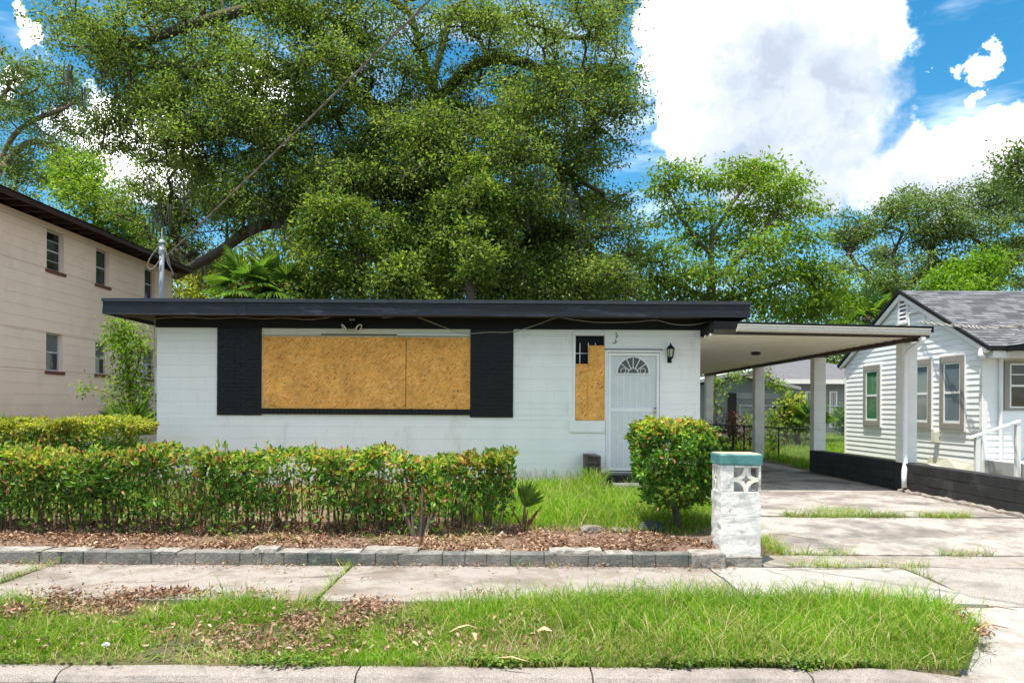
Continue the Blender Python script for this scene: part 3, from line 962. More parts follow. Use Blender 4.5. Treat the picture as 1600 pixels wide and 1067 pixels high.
mbk = MB(); mbk.tube([(pl.x + .004, YH - .016, pl.z + .045), (pl.x + .004, YH - .036, pl.z + .045)], .022, 12); mbk.build('deadbolt', 'galvanised', scr)
mbk = MB(); mbk.tube([(pl.x, YH - .016, pl.z - .02), (pl.x, YH - .035, pl.z - .02), (pl.x, YH - .045, pl.z - .02), (pl.x, YH - .07, pl.z - .02)], [.018, .012, .026, .018], 12)
mbk.build('knob', 'brass', scr, smooth=True)
MB().box((1.47, 12.42, -.1), (3.10, YH - .025, .225)).build('step', 'black_paint', house, .008)
MB().box((1.62, 12.05, -.12), (3.0, 12.415, .10)).build('step', 'grey_step', house, .01)

# lantern
lp = P(1046, 553, YH)
la = thing('wall_lantern', (lp.x, YH, lp.z - .16), 'small black lantern on the white wall beside the front door', 'lantern')
q = MB(); q.box((lp.x - .035, YH - .012, lp.z - .15), (lp.x + .035, YH - .0015, lp.z - .02)); q.build('back_plate', 'black_paint', la, .004)
q = MB(); q.tube([(lp.x, YH - .012, lp.z - .10), (lp.x, YH - .07, lp.z - .13), (lp.x, YH - .10, lp.z - .10), (lp.x, YH - .10, lp.z - .085)], .010, 8); q.build('arm', 'black_paint', la)


def lathe(prof, cx, cy, n=12):
    mb = MB(); vs_ = []
    for (r, z) in prof:
        for k in range(n): vs_.append((cx + r * math.cos(2 * math.pi * k / n), cy + r * math.sin(2 * math.pi * k / n), z))
    fs = [(i * n + k, i * n + (k + 1) % n, (i + 1) * n + (k + 1) % n, (i + 1) * n + k) for i in range(len(prof) - 1) for k in range(n)]
    fs += [tuple(range(n))[::-1], tuple(range((len(prof) - 1) * n, len(prof) * n))]
    mb.add(vs_, fs); return mb


cy = YH - .10
lathe([(.02, lp.z - .09), (.042, lp.z - .07), (.044, lp.z - .055)], lp.x, cy, 6).build('base_cup', 'black_paint', la)
lathe([(.038, lp.z - .055), (.058, lp.z + .075)], lp.x, cy, 6).build('glass', 'lamp_glass', la)
lathe([(.072, lp.z + .075), (.066, lp.z + .09), (.03, lp.z + .13), (.012, lp.z + .15), (.014, lp.z + .165), (.004, lp.z + .175)], lp.x, cy, 6).build('cap', 'black_paint', la)
q = MB()
for k in range(6):
    a = 2 * math.pi * k / 6
    q.tube([(lp.x + .042 * math.cos(a), cy + .042 * math.sin(a), lp.z - .055), (lp.x + .062 * math.cos(a), cy + .062 * math.sin(a), lp.z + .075)], .0055, 5)
q.build('cage', 'black_paint', la)

# roof, frieze, fascia
RX0, RX1, RY = P(160, 480, 12.33).x, P(1172, 487, 12.33).x, 12.33
FZ0, FZ1 = 2.772, 3.018
MB().box((HX0 - .012, YH - .035, HZ1 + .003), (HX1 + .02, YH + .15, 2.83)).build('frieze', 'black_paint', house, .003)
roof = MB().box((RX0 + .02, RY + .03, 2.832), (RX1 - .02, 21.2, 3.005)).build('roof', 'roof_felt', house)
MB().box((RX0 + .02, RY + .03, 2.800), (RX1 - .02, YH + .18, 2.830)).build('soffit', 'dark_soffit', roof)
fxs = [RX0, P(382, 480, RY).x, P(597, 480, RY).x, P(758, 480, RY).x, P(1033, 480, RY).x, RX1]
for k in range(5):
    a, b = fxs[k], fxs[k + 1] + (.03 if k < 4 else 0)
    y = RY + (.006 if k % 2 else 0)
    pr = [(a, y + .03, FZ0), (a, y - .012 + random.uniform(0, .006), FZ0 - .004), (a, y - .006, FZ0 + .012), (a, y, FZ0 + .10), (a, y + .010, FZ0 + .125), (a, y + .010, FZ1 - .03), (a, y + .03, FZ1 - .03)]
    MB().prism(pr, (b - a, 0, 0)).build('fascia_board', 'black_fascia', roof)
for (a, b) in ((RX0 - .01, P(662, 470, RY).x), (P(662, 470, RY).x + .004, RX1 + .008)):
    pr = [(a, RY - .016, FZ1 - .05), (a, RY - .020, FZ1 - .048), (a, RY - .014, FZ1 + .008), (a, RY + .09, FZ1 + .016), (a, RY + .09, FZ1 - .012), (a, RY - .009, FZ1 - .016)]
    MB().prism(pr, (b - a, 0, 0)).build('drip_edge', 'drip_metal', roof)
MB().box((RX0, RY + .035, FZ0), (RX0 + .018, 21.2, FZ1 - .03)).build('fascia_board', 'black_fascia', roof)
MB().box((RX1 - .018, RY + .035, FZ0), (RX1, 21.2, FZ1 - .03)).build('fascia_board', 'black_fascia', roof)

# loose cables along the frieze
wy = YH - .055


def wire(name, pxs, r, m, label, yy=wy, group=None):
    pts = [P(a, b, yy) for a, b in pxs]
    # smooth by Catmull-Rom
    out = []
    for i in range(len(pts) - 1):
        p0, p1, p2, p3 = pts[max(i - 1, 0)], pts[i], pts[i + 1], pts[min(i + 2, len(pts) - 1)]
        for t in np.linspace(0, 1, 6)[:-1]:
            out.append(.5 * ((2 * p1) + (p2 - p0) * t + (2 * p0 - 5 * p1 + 4 * p2 - p3) * t * t + (3 * p1 - p0 - 3 * p2 + p3) * t ** 3))
    out.append(pts[-1])
    mb = MB(); mb.tube(out, r, 5)
    o = mb.build(name, m); tag(o, label, 'cable', group); return o


wire('loose_cable', [(597, 496.5), (640, 494.6), (659, 498), (696, 512), (724, 521), (765, 519), (801, 518.4), (840, 507), (869, 497), (900, 500), (933, 503.7), (990, 503), (1025, 500.5), (1054, 507), (1086, 507), (1112, 501)], .0065, 'cable_pale', 'pale loose cable drooping across black frieze above window and door')
wire('frieze_cable', [(243, 500), (250, 497), (290, 495.5), (330, 497.5), (372, 495.8), (410, 498), (440, 496.5), (480, 499), (505, 497), (520, 494)], .011, 'cable_grey', 'grey cable strung along left end of black frieze under fascia', wy)
wire('corner_cable', [(243, 500), (241, 520), (242, 570), (241, 640), (242, 690)], .008, 'cable_pale', 'thin pale cable running down the left corner of white house', YH - .01)
for k in range(2):
    o = wire('hanging_hook', [[(962, 520), (964, 523), (965, 526), (962, 528)], [(961, 531), (963, 534), (960, 537), (957, 535)]][k], .006, 'brown_beam',
             ['small dark hook above front door, upper of two', 'small dark hook just above door casing, lower of two'][k], YH - .012)
    o['category'] = 'hook'

# flood light under the frieze
fp = P(550, 508, YH - .1)
fl = thing('flood_light', (fp.x, YH - .1, fp.z), 'twin flood light on black frieze above the boarded picture window', 'flood light')
lathe([(.05, fp.z + .075), (.055, fp.z + .10)], fp.x, YH - .09, 12).build('base', 'galvanised', fl)
lathe([(.028, fp.z - .03), (.04, fp.z), (.03, fp.z + .074)], fp.x, YH - .09, 10).build('sensor', 'black_paint', fl, smooth=True)
for sgn in (-1, 1):
    c = Vector((fp.x + sgn * .085, YH - .13, fp.z - .02))
    ax = Vector((sgn * .75, -.35, -.55)).normalized()
    q = MB(); q.tube([c - ax * .07, c - ax * .03, c + ax * .02, c + ax * .045], [.022, .035, .055, .06], 14); hd = q.build('lamp_head', 'black_paint', fl, smooth=True)
    up_ = ax.cross(Vector((0, 1, 0))).normalized(); sd_ = ax.cross(up_).normalized()
    q = MB(); q.tube([c + ax * .05 + (up_ * math.cos(t_) + sd_ * math.sin(t_)) * .060 for t_ in np.linspace(0, 6.283, 20)], .011, 6); q.build('rim', 'white_metal', hd)
    q = MB(); q.tube([c + ax * .0455, c + ax * .049], [.050, .048], 14); q.build('lens', 'black_paint', hd)

# meter box and service mast
MB().box((HX0 - .16, 13.15, P(239, 615, 13.2).z), (HX0 - .012, 13.45, P(239, 575, 13.2).z)).build('meter_box', 'meter_grey', house, .01)
mp = P(252.5, 440, 13.6)
mast = thing('service_mast', (mp.x, 13.6, 3.0), 'grey steel service mast rising through roof at left end', 'mast')
zt = P(252, 380, 13.6).z
q = MB(); q.tube([(mp.x, 13.6, 2.6), (mp.x, 13.6, zt)], .042, 14); q.build('pipe', 'galvanised', mast, smooth=True)
q = MB(); q.tube([(mp.x, 13.6, zt), (mp.x, 13.6, zt + .03), (mp.x, 13.58, zt + .055)], [.058, .058, .03], 12); q.build('weather_head', 'galvanised', mast)
q = MB(); q.tube([(mp.x, 13.6, zt + .04), (mp.x + .005, 13.6, zt + .27)], .011, 6); q.build('rod', 'cable_pale', mast)
q = MB(); q.tube([(mp.x, 13.6, zt - .20), (mp.x, 13.6, zt - .12)], .052, 12); q.build('clamp', 'galvanised', mast)


def spline(pts, n=8):
    pts = [Vector(p) for p in pts]; out = []
    for i in range(len(pts) - 1):
        p0, p1, p2, p3 = pts[max(i - 1, 0)], pts[i], pts[i + 1], pts[min(i + 2, len(pts) - 1)]
        for t in np.linspace(0, 1, n + 1)[:-1]:
            out.append(.5 * ((2 * p1) + (p2 - p0) * t + (2 * p0 - 5 * p1 + 4 * p2 - p3) * t * t + (3 * p1 - p0 - 3 * p2 + p3) * t ** 3))
    return out + [pts[-1]]


for pxs in ([(248, 386), (238, 398), (231, 412), (234, 421), (242, 417), (252, 403)], [(254, 384), (260, 395), (262, 410), (268, 422), (270, 430)], [(256, 384), (263, 404), (266, 416), (271, 428)]):
    q = MB(); q.tube(spline([P(a, b, 13.5) for a, b in pxs]), .009, 6); q.build('lead_wire', 'cable_grey', mast)
# overhead service drop to a pole out of view
A_ = P(258, 402, 13.55); B_ = Vector((9.6, -3.2, 9.1)); pts = []
mid = P(668, 4, 8.0)
for t in np.linspace(0, 1, 60):
    p = A_.lerp(B_, t); pts.append(p)
# shape: passes through the seen upper point, with sag
tm = .36
off = mid - A_.lerp(B_, tm)
pts = [A_.lerp(B_, t) + off * (4 * t * (1 - t)) / (4 * tm * (1 - tm)) for t in np.linspace(0, 1, 70)]
q = MB()
q.tube(pts, .010, 6)
tw = []
for i, p in enumerate(pts): tw.append(p)
for ph in (0, 2.1):
    hel = []
    for i in range(len(pts) - 1):
        for k in range(4):
            p = pts[i].lerp(pts[i + 1], k / 4); a = (i * 4 + k) * .9 + ph
            hel.append(p + Vector((.007 * math.cos(a), .007 * math.cos(a), .012 * math.sin(a))))
    q.tube(hel, .0075, 4)
o = q.build('service_cable', 'cable_grey'); tag(o, 'thick twisted overhead cable from roof mast up across the oak', 'cable')

# dark wooden box by the step
bx0, bx1 = P(913, 730, 12.65).x, P(938, 730, 12.65).x
wb = thing('wooden_box', ((bx0 + bx1) / 2, 12.7, 0), 'dark weathered wooden box standing on end beside the doorstep', 'box')
zt2 = P(925, 711, 12.6).z
MB().box((bx0, 12.56, -.05), (bx0 + .05, 12.86, zt2)).build('side_board', 'dark_wood', wb, .004)
MB().box((bx1 - .03, 12.57, -.05), (bx1, 12.86, zt2 - .01)).build('side_board', 'dark_wood', wb, .004)
MB().box((bx0 + .052, 12.585, -.05), (bx1 - .032, 12.61, zt2 - .14)).build('front_board', 'dark_wood', wb, .004)
MB().box((bx0 + .052, 12.575, zt2 - .135), (bx1 - .032, 12.60, zt2 - .012)).build('front_board', 'dark_wood', wb, .004)
MB().box((bx0 - .003, 12.555, zt2 + .001), (bx1 - .06, 12.87, zt2 + .016)).build('top_board', 'dark_wood', wb, .004)

# ================================================================== CARPORT
cp = thing('carport', (5, 18, 0), 'open carport with corrugated ceiling beside white house', 'carport')
CX0, CX1 = 3.17, 6.63
mb = MB()
nr = 44; y0_, y1_ = 12.12, 25.25
prof = []
for k in range(nr):
    ya = y0_ + (y1_ - y0_) * k / nr; w = (y1_ - y0_) / nr
    prof += [(ya, 2.472), (ya + w * .55, 2.472), (ya + w * .62, 2.512), (ya + w * .90, 2.512)]
prof.append((y1_, 2.478))
vs_ = [(CX0, y, z) for y, z in prof] + [(CX1 - .05, y, z - .03) for y, z in prof]
n = len(prof)
mb.add(vs_, [(i, i + 1, n + i + 1, n + i) for i in range(n - 1)])
cl = mb.build('ceiling', 'ceiling_panel', cp)
MB().prism([(CX0, 12.08, 2.53), (CX1, 12.08, 2.52), (CX1, 12.08, 2.615), (CX0, 12.08, 2.68)], (0, 13.2, 0)).build('roof_deck', 'black_paint', cp)
sb0 = MB().prism([(6.30, 12.14, 2.385), (6.42, 12.14, 2.385), (6.42, 12.14, 2.475), (6.30, 12.14, 2.455)], (0, 13.0, 0)); sb0.build('side_beam', 'brown_beam', cp)
MB().prism([(CX0, 12.055, 2.475), (CX1 - .08, 12.055, 2.43), (CX1 - .08, 12.055, 2.50), (CX0, 12.055, 2.55)], (0, .06, 0)).build('front_beam', 'brown_beam', cp)
ga, gb = P(1152, 510, 11.98), P(1453, 518, 11.98)
gp = lambda a, top, bot: [(a.x, 12.05, bot), (a.x, 11.97, bot + .005), (a.x, 11.945, bot + .05), (a.x, 11.955, bot + .075), (a.x, 11.935, top - .012), (a.x, 11.935, top), (a.x, 11.95, top), (a.x, 11.96, bot + .09), (a.x, 12.05, bot + .02)]
g0, g1 = gp(ga, P(1152, 506, 11.94).z, P(1152, 517, 11.94).z), gp(gb, P(1453, 513.5, 11.94).z, P(1453, 523.5, 11.94).z)
mb = MB(); n = len(g0)
mb.add(g0 + g1, [(i, (i + 1) % n, n + (i + 1) % n, n + i) for i in range(n)] + [tuple(range(n)), tuple(range(n, 2 * n))[::-1]])
mb.build('gutter', 'gutter_cream', cp)
# ceiling light
lt = P(1181, 545, 15.5)
q = lathe([(.06, 2.39), (.10, 2.41), (.10, 2.44), (.03, 2.47)], P(1181, 543, 15.5).x, 15.5, 12); q.build('ceiling_light', 'dark_wood', cp)
for (cyy, zb, edge) in ((12.42, .45, 6.555), (16.05, .45, 6.56), (19.95, 0, 6.56), (25.0, 0, 6.55)):
    n = 10 if zb else 12
    colm = MB().box((6.315, cyy + .004, zb - .01 if zb else -.04), (edge - .004, cyy + .216, 2.384)).build('column', 'column_block', cp)
    zz = zb + .002 if zb else 0.002
    top_ = 2.384
    k = 0
    while zz < top_ - .02:
        z2 = min(zz + .2032, top_)
        block('block', 'column_block', (6.312, cyy, zz + .003), (edge, cyy + .22, z2 - .003), colm, .006, .002)
        zz = z2
# downspout on the front column
q = MB(); dsx = 6.34
dpts = [(6.42, 11.99, 2.44), (6.41, 12.02, 2.37), (6.35, 12.30, 2.24), (6.335, 12.355, 2.16), (6.335, 12.36, 1.2), (6.33, 12.36, .45), (6.325, 12.34, .40), (6.275, 12.27, .33), (6.262, 12.25, .22), (6.262, 12.24, .06)]
q.tube(dpts, .042, 10); q.build('downspout', 'white_metal', cp, smooth=True)

# low black wall under and in front of the carport
lw = thing('low_block_wall', (6.4, 11.5, 0), 'low black painted block wall along the driveway edge', 'wall')
core = MB().box((6.325, 7.0, -.15), (6.505, 16.26, .43)).build('core', 'black_wall', lw)
def wallcourses(ya, yb, m, zt_):
    for (a, b, c, d) in courses(ya, yb, -.02, zt_, .155 if False else .157, .405, []):
        block('block', m, (6.312 + random.uniform(-.003, .003), a + .002, c + .003), (6.53, b - .002, d - .003), core, .005, .002)
wallcourses(12.655, 16.28, 'black_wall', .449)
wallcourses(7.0, 12.41, 'black_wall_worn', .444)
MB().box((6.312, 12.414, -.02), (6.53, 12.65, .448)).build('pier', 'black_wall', core, .005)
# rough mortar footing at its base
mb = MB(); n = 60; vs_ = []
for i in range(n + 1):
    y = 7.0 + 5.4 * i / n; w = random.uniform(.05, .13); h = random.uniform(.02, .055)
    vs_ += [(6.311, y, -.15), (6.311 - w - .02, y, -.15), (6.311 - w, y, zdrive(6, y) + h * .7), (6.311, y, zdrive(6, y) + h)]
mb.add(vs_, [(i * 4 + q_, i * 4 + (q_ + 1) % 4, i * 4 + 4 + (q_ + 1) % 4, i * 4 + 4 + q_) for i in range(n) for q_ in range(4)])
mb.build('mortar_footing', 'rough_mortar', lw)

# ================================================================== GATE PILLAR
px0, px1 = 1.895, 2.258
py0, py1 = 6.95, 7.28
zc0, zc1 = .79, .885
pr = thing('gate_pillar', ((px0 + px1) / 2, 7.1, -.1), 'weathered white plaster pillar with pierced screen block and teal cap', 'pillar')
MB().box((px0 - .045, py0 - .02, -.16), (px1 + .012, py1, -.035)).build('footing', 'edging_top', pr, .015, jitter=.004)
# lower shaft, slightly uneven plaster
zs0 = .545
mb = MB(); n = 12; ring = []
vs_ = []
for k in range(n + 1):
    z = -.034 + (zs0 + .034) * k / n
    for (x, y) in ((px0, py0), ((px0 + px1) / 2, py0 - .004), (px1, py0), (px1, py1), (px0, py1), (px0 - .002, (py0 + py1) / 2)):
        vs_.append((x + random.uniform(-.006, .006), y + random.uniform(-.005, .004), z))
fs = [(k * 6 + q_, k * 6 + (q_ + 1) % 6, k * 6 + 6 + (q_ + 1) % 6, k * 6 + 6 + q_) for k in range(n) for q_ in range(6)] + [tuple(range(n * 6, n * 6 + 6))]
mb.add(vs_, fs); mb.build('shaft', 'pillar_plaster', pr, .008)
# upper part: solid strip at the left, screen blocks at front and left
zt_ = zc0 - .002
MB().box((px0, py0 - .001, zs0 + .001), (px0 + .118, py0 + .09, zt_)).build('shaft', 'pillar_plaster', pr, .006, jitter=.002)
MB().box((px1 - .022, py0 - .001, zs0 + .001), (px1, py0 + .09, zt_)).build('shaft', 'pillar_plaster', pr, .004)
MB().box((px0 + .12, py0, zt_ - .022), (px1 - .024, py0 + .09, zt_)).build('shaft', 'pillar_plaster', pr, .003)
MB().box((px0 + .14, py1 - .03, zs0), (px1, py1, zt_)).build('shaft', 'pillar_plaster', pr, .004)


def screen(o0, du, dv, nrm, size_u, size_v, name):
    """four-petal pierced block: concave diamond ring between rim and centre"""
    mb = MB(); c = o0 + du * (size_u / 2) + dv * (size_v / 2)
    R2 = []
    n = 8
    cs = [(1, 1), (-1, 1), (-1, -1), (1, -1)]
    outer = []; inner = []
    mid = [(1, 0), (0, 1), (-1, 0), (0, -1)]
    for k in range(4):
        cc = cs[k]
        for t in range(n + 1):
            # concave arc centred on the corner, from one edge middle to the next
            a0 = [(0, -1), (1, 0), (0, 1), (-1, 0)][k]; a1 = [(-1, 0), (0, -1), (1, 0), (0, 1)][k]
            th = t / n * math.pi / 2
            rho = .84; ux = cc[0] + rho * (a0[0] * math.cos(th) + a1[0] * math.sin(th)); vx_ = cc[1] + rho * (a0[1] * math.cos(th) + a1[1] * math.sin(th))
            outer.append((ux, vx_))
            ux2 = cc[0] + 1.24 * (a0[0] * math.cos(th) + a1[0] * math.sin(th)); vx2 = cc[1] + 1.24 * (a0[1] * math.cos(th) + a1[1] * math.sin(th))
            inner.append((max(-1, min(1, ux2)) * .98, max(-1, min(1, vx2)) * .98))
    def w(uv, d): return c + du * (uv[0] * size_u / 2) + dv * (uv[1] * size_v / 2) + nrm * d
    N_ = len(outer)
    inner = [(a_ * .5, b_ * .5) for a_, b_ in ((1, 0), (0, 1), (-1, 0), (0, -1))]
    star = []
    for k in range(4):
        cc = cs[k]; a0 = [(0, -1), (1, 0), (0, 1), (-1, 0)][k]; a1 = [(-1, 0), (0, -1), (1, 0), (0, 1)][k]
        for t in range(n + 1):
            th = t / n * math.pi / 2
            star.append(((cc[0] + a0[0] * math.cos(th) + a1[0] * math.sin(th)) * .58, (cc[1] + a0[1] * math.cos(th) + a1[1] * math.sin(th)) * .58))
    inner = star
    vs_ = [w(p_, 0) for p_ in outer] + [w(p_, 0) for p_ in inner] + [w(p_, -.075) for p_ in outer] + [w(p_, -.075) for p_ in inner]
    fs = []
    for k in range(N_):
        k2 = (k + 1) % N_
        fs += [(k, k2, N_ + k2, N_ + k), (2 * N_ + k, 3 * N_ + k, 3 * N_ + k2, 2 * N_ + k2), (N_ + k, N_ + k2, 3 * N_ + k2, 3 * N_ + k), (k, 2 * N_ + k, 2 * N_ + k2, k2)]
    mb.add(vs_, fs)
    return mb.build(name, 'pillar_screen', pr)


screen(Vector((px0 + .119, py0 + .008, zs0 + .002)), Vector((1, 0, 0)), Vector((0, 0, 1)), Vector((0, -1, 0)), px1 - .023 - px0 - .119, zt_ - .024 - zs0 - .002, 'screen_block')
screen(Vector((px0 + .006, py1 - .047, zs0 + .002)), Vector((0, -1, 0)), Vector((0, 0, 1)), Vector((-1, 0, 0)), py1 - .048 - py0 - .126, zt_ - .032 - zs0, 'screen_block')
MB().box((px0 - .001, py1 - .045, zs0 + .001), (px0 + .12, py1 - .0305, zt_)).build('shaft', 'pillar_plaster', pr, .004)
MB().box((px0, py0 + .0905, zs0 + .001), (px0 + .08, py0 + .125, zt_)).build('shaft', 'pillar_plaster', pr, .004)
MB().box((px0 + .0005, py0 + .126, zt_ - .03), (px0 + .08, py1 - .046, zt_)).build('shaft', 'pillar_plaster', pr, .003)
cb = MB().box((px0 - .010, py0 - .014, zc0), (px1 + .010, py1 + .01, zc1)).build('cap', 'teal_paint', pr, .010, jitter=.003)
MB().box((px0 + .002, py0 - .002, zc1 + .0005), (px1 - .002, py1 - .002, zc1 + .006)).build('cap_skim', 'teal_worn_top', pr, .003)

# ================================================================== PINK BUILDING
XP = -12.5
pk = thing('pink_building', (-16, 21, 0), 'two-storey peach building with brown eaves and red window sills', 'building')
pwins = []
for (pa, pb, t_, b_) in ((73, 100, 362, 424), (150, 171, 391, 446), (226, 242, 420, 468), (72, 98, 521, 580), (149, 169, 535, 585), (224, 243, 546, 592)):
    a, b = PX(pa, (t_ + b_) / 2, XP), PX(pb, (t_ + b_) / 2, XP)
    m_ = (pa + pb) / 2
    pwins.append((a.y, b.y, PX(m_, b_, XP).z, PX(m_, t_, XP).z))
PY0_, PY1_ = 12.0, PX(268, 500, XP).y
PZ1 = 6.22
wl = MB()
for (a, b, c, d) in courses(PY0_, PY1_, -.3, PZ1, 30, 100, pwins, False): wl.box((XP - .2, a, c), (XP - .012, b, d))
wl.box((-22, PY0_, -.3), (XP - .2, PY0_ + .2, PZ1)); wl.box((-22, PY1_ - .2, -.3), (XP - .2, PY1_, PZ1)); wl.box((-22.2, PY0_, -.3), (-22, PY1_, PZ1))
pw = wl.build('wall', 'pink_mortar', pk)
bh = .283
for (a, b, c, d) in courses(PY0_, PY1_, -.1, PZ1, bh, 100, pwins, False):
    if d - c < .02: continue
    t = (d - c) / bh
    prf = [(XP - .012, a, c + .0018), (XP + .002, a, c + .0018), (XP + .002 - .005 * t, a, d - .0018), (XP - .012, a, d - .0018)]
    MB().prism(prf, (0, b - a, 0)).build('siding_board', 'pink_board', pw)
for k, (a, b, c, d) in enumerate(pwins):
    mb = MB()
    X1 = XP - .11
    for (p_, q_, r_, s_) in ((a, a + .045, c, d), (b - .045, b, c, d), (a + .045, b - .045, c, c + .045), (a + .045, b - .045, d - .045, d), (a + .045, b - .045, (c + d) / 2 - .02, (c + d) / 2 + .02)):
        mb.box((X1 - .03, p_, r_), (X1 + .01, q_, s_))
    w_ = mb.build('window', 'window_bar', pk)
    if k == 0:
        for q_ in (1, 3):
            MB().box((X1 - .02, a + .05, c + (d - c) * q_ / 4 - .008), (X1 + .005, b - .05, c + (d - c) * q_ / 4 + .008)).build('glazing_bar', 'window_bar', w_)
    MB().box((X1 - .035, a, c), (X1 - .028, b, d)).build('pane', 'dark_glass', w_)
    if k >= 3: MB().box((X1 - .0275, a + .05, (c + d) / 2 + .03), (X1 - .022, b - .05, d - .05)).build('blind', 'blind_grey', w_)
    MB().box((XP - .11, a - .06, c - .085), (XP + .045, b + .06, c - .001)).build('sill', 'red_sill', w_, .006)
    rv = MB(); rv.box((XP - .098, b - .006, c + .001), (XP - .001, b - .0008, d - .001)); rv.build('reveal', 'pink_board', w_)
# eaves: soffit rafters, fascia, hip roof
EX = -11.85
rf = MB().prism([(EX, 11.4, 6.36), (EX, 28.5, 6.36), (-23, 28.5, 6.36), (-23, 11.4, 6.36)], (0, 0, .03)).build('roof', 'brown_soffit', pk)
mb = MB(); mb.add([(EX - .02, 11.4, 6.40), (EX - .02, 28.5, 6.40), (-23, 28.5, 6.40), (-23, 11.4, 6.40), (-17.4, 17, 8.0), (-17.4, 23, 8.0)],
                  [(0, 1, 5, 4), (1, 2, 5), (2, 3, 4, 5), (3, 0, 4)]); mb.build('roof_slope', 'shingle', rf)
MB().box((EX - .03, 11.38, 6.24), (EX, 28.53, 6.40)).build('fascia', 'brown_fascia', rf)
MB().box((-23, 28.5, 6.24), (EX - .03, 28.53, 6.40)).build('fascia', 'brown_fascia', rf)
y = 11.6
while y < 28.4:
    block('rafter', 'brown_fascia', (XP + .01, y, 6.225), (EX - .032, y + .05, 6.358), rf, 0)
    y += .61
MB().box((XP + .004, 18.0 + 3.5, .36), (XP + .02, 22.6, .5)).build('vent', 'dark_soffit', pk)

# ================================================================== WHITE SIDED HOUSE
XS = 9.0
wh = thing('sided_house', (11, 17.6, 0), 'white house with lap siding and grey shingle roof beyond driveway', 'house')
SY0, SY1 = PX(1536, 600, XS).y, PX(1322, 600, XS).y
YR, ZR, ZE = (SY0 + SY1) / 2, 4.05, 2.50
OV = .30
slope = (ZR - ZE) / ((SY1 - SY0) / 2 + OV)
zroof = lambda y: ZR - abs(y - YR) * slope
mb = MB()
mb.prism([(XS + .001, SY0, -.3), (XS + .001, SY1, -.3), (XS + .001, SY1, zroof(SY1) - .10), (XS + .001, YR, ZR - .10), (XS + .001, SY0, zroof(SY0) - .10)], (9.5, 0, 0))
sh = mb.build('wall', 'vinyl_siding', wh)
z = .15; hgt = .118
while z < ZR - .14:
    z2 = min(z + hgt, ZR - .12)
    def rng_(zz):
        half = min((SY1 - SY0) / 2, max(.01, (ZR - .11 - zz) / slope)); return YR - half, YR + half
    a0, b0 = rng_(z); a1, b1 = rng_(z2)
    vs_ = [(XS, a0, z), (XS, b0, z), (XS - .017, b0, z), (XS - .017, a0, z), (XS, a1, z2), (XS, b1, z2), (XS - .004, b1, z2), (XS - .004, a1, z2)]
    MB().add(vs_, [(0, 3, 2, 1), (4, 5, 6, 7), (3, 7, 6, 2), (0, 4, 7, 3), (1, 2, 6, 5)]).build('siding_board', 'vinyl_siding', sh)
    z = z2
z = .15
while z < 2.42:
    MB().add([(XS + .06, SY0, z), (13.5, SY0, z), (13.5, SY0 - .016, z), (XS + .06, SY0 - .016, z), (XS + .06, SY0, z + hgt), (13.5, SY0, z + hgt), (13.5, SY0 - .004, z + hgt), (XS + .06, SY0 - .004, z + hgt)],
             [(0, 3, 2, 1), (4, 5, 6, 7), (3, 7, 6, 2), (0, 4, 7, 3), (1, 2, 6, 5)]).build('siding_board', 'vinyl_siding', sh)
    z += hgt
MB().box((XS - .034, SY0 - .03, .0), (XS + .07, SY0 + .06, 2.44)).build('corner_board', 'white_paint', sh, .004)
MB().box((XS - .034, SY1 - .06, .0), (XS + .05, SY1 + .02, 2.44)).build('corner_board', 'white_paint', sh, .004)
# bulged loose skirt board near the base
MB().prism([(XS - .05, 14.8, .10), (XS - .09, 15.3, .10), (XS - .08, 16.2, .12), (XS - .03, 16.6, .15), (XS - .028, 16.5, .30), (XS - .035, 15.8, .31), (XS - .03, 14.9, .27)], (.004, 0, 0)).build('loose_panel', 'cream_paint', sh)
for k, (pa, pb, gl) in enumerate(((1349, 1375, 'green_reflect_glass'), (1421, 1455, 'pale_reflect_glass'), (1468.5, 1506.5, 'pale_reflect_glass'))):
    ya, yb = PX(pb, 600, XS - .05).y, PX(pa, 600, XS - .05).y
    z0, z1 = .905, 2.405
    mb = MB(); t = .13
    for (p_, q_, r_, s_) in ((ya, ya + t, z0, z1), (yb - t, yb, z0, z1), (ya + t, yb - t, z0, z0 + t), (ya + t, yb - t, z1 - t, z1)):
        mb.box((XS - .062, p_, r_), (XS - .018, q_, s_))
    w_ = mb.build('window', 'grey_trim', wh, .004)
    mb = MB()
    for (p_, q_, r_, s_) in ((ya - .025, ya - .001, z0 - .03, z1 + .03), (yb + .001, yb + .025, z0 - .03, z1 + .03), (ya, yb, z0 - .03, z0 - .001), (ya, yb, z1 + .001, z1 + .03)):
        mb.box((XS - .052, p_, r_), (XS - .01, q_, s_))
    mb.build('outer_trim', 'white_paint', w_, .003)
    mb = MB(); i0, i1, j0, j1 = ya + t + .001, yb - t - .001, z0 + t + .001, z1 - t - .001; jm = (j0 + j1) / 2
    for (p_, q_, r_, s_) in ((i0, i0 + .035, j0, j1), (i1 - .035, i1, j0, j1), (i0 + .035, i1 - .035, j0, j0 + .045), (i0 + .035, i1 - .035, j1 - .035, j1), (i0 + .035, i1 - .035, jm - .022, jm + .022)):
        mb.box((XS - .050, p_, r_), (XS - .025, q_, s_))
    mb.build('sash', 'white_paint', w_, .002)
    MB().box((XS - .036, i0, j0), (XS - .028, i1, j1)).build('pane', gl, w_)
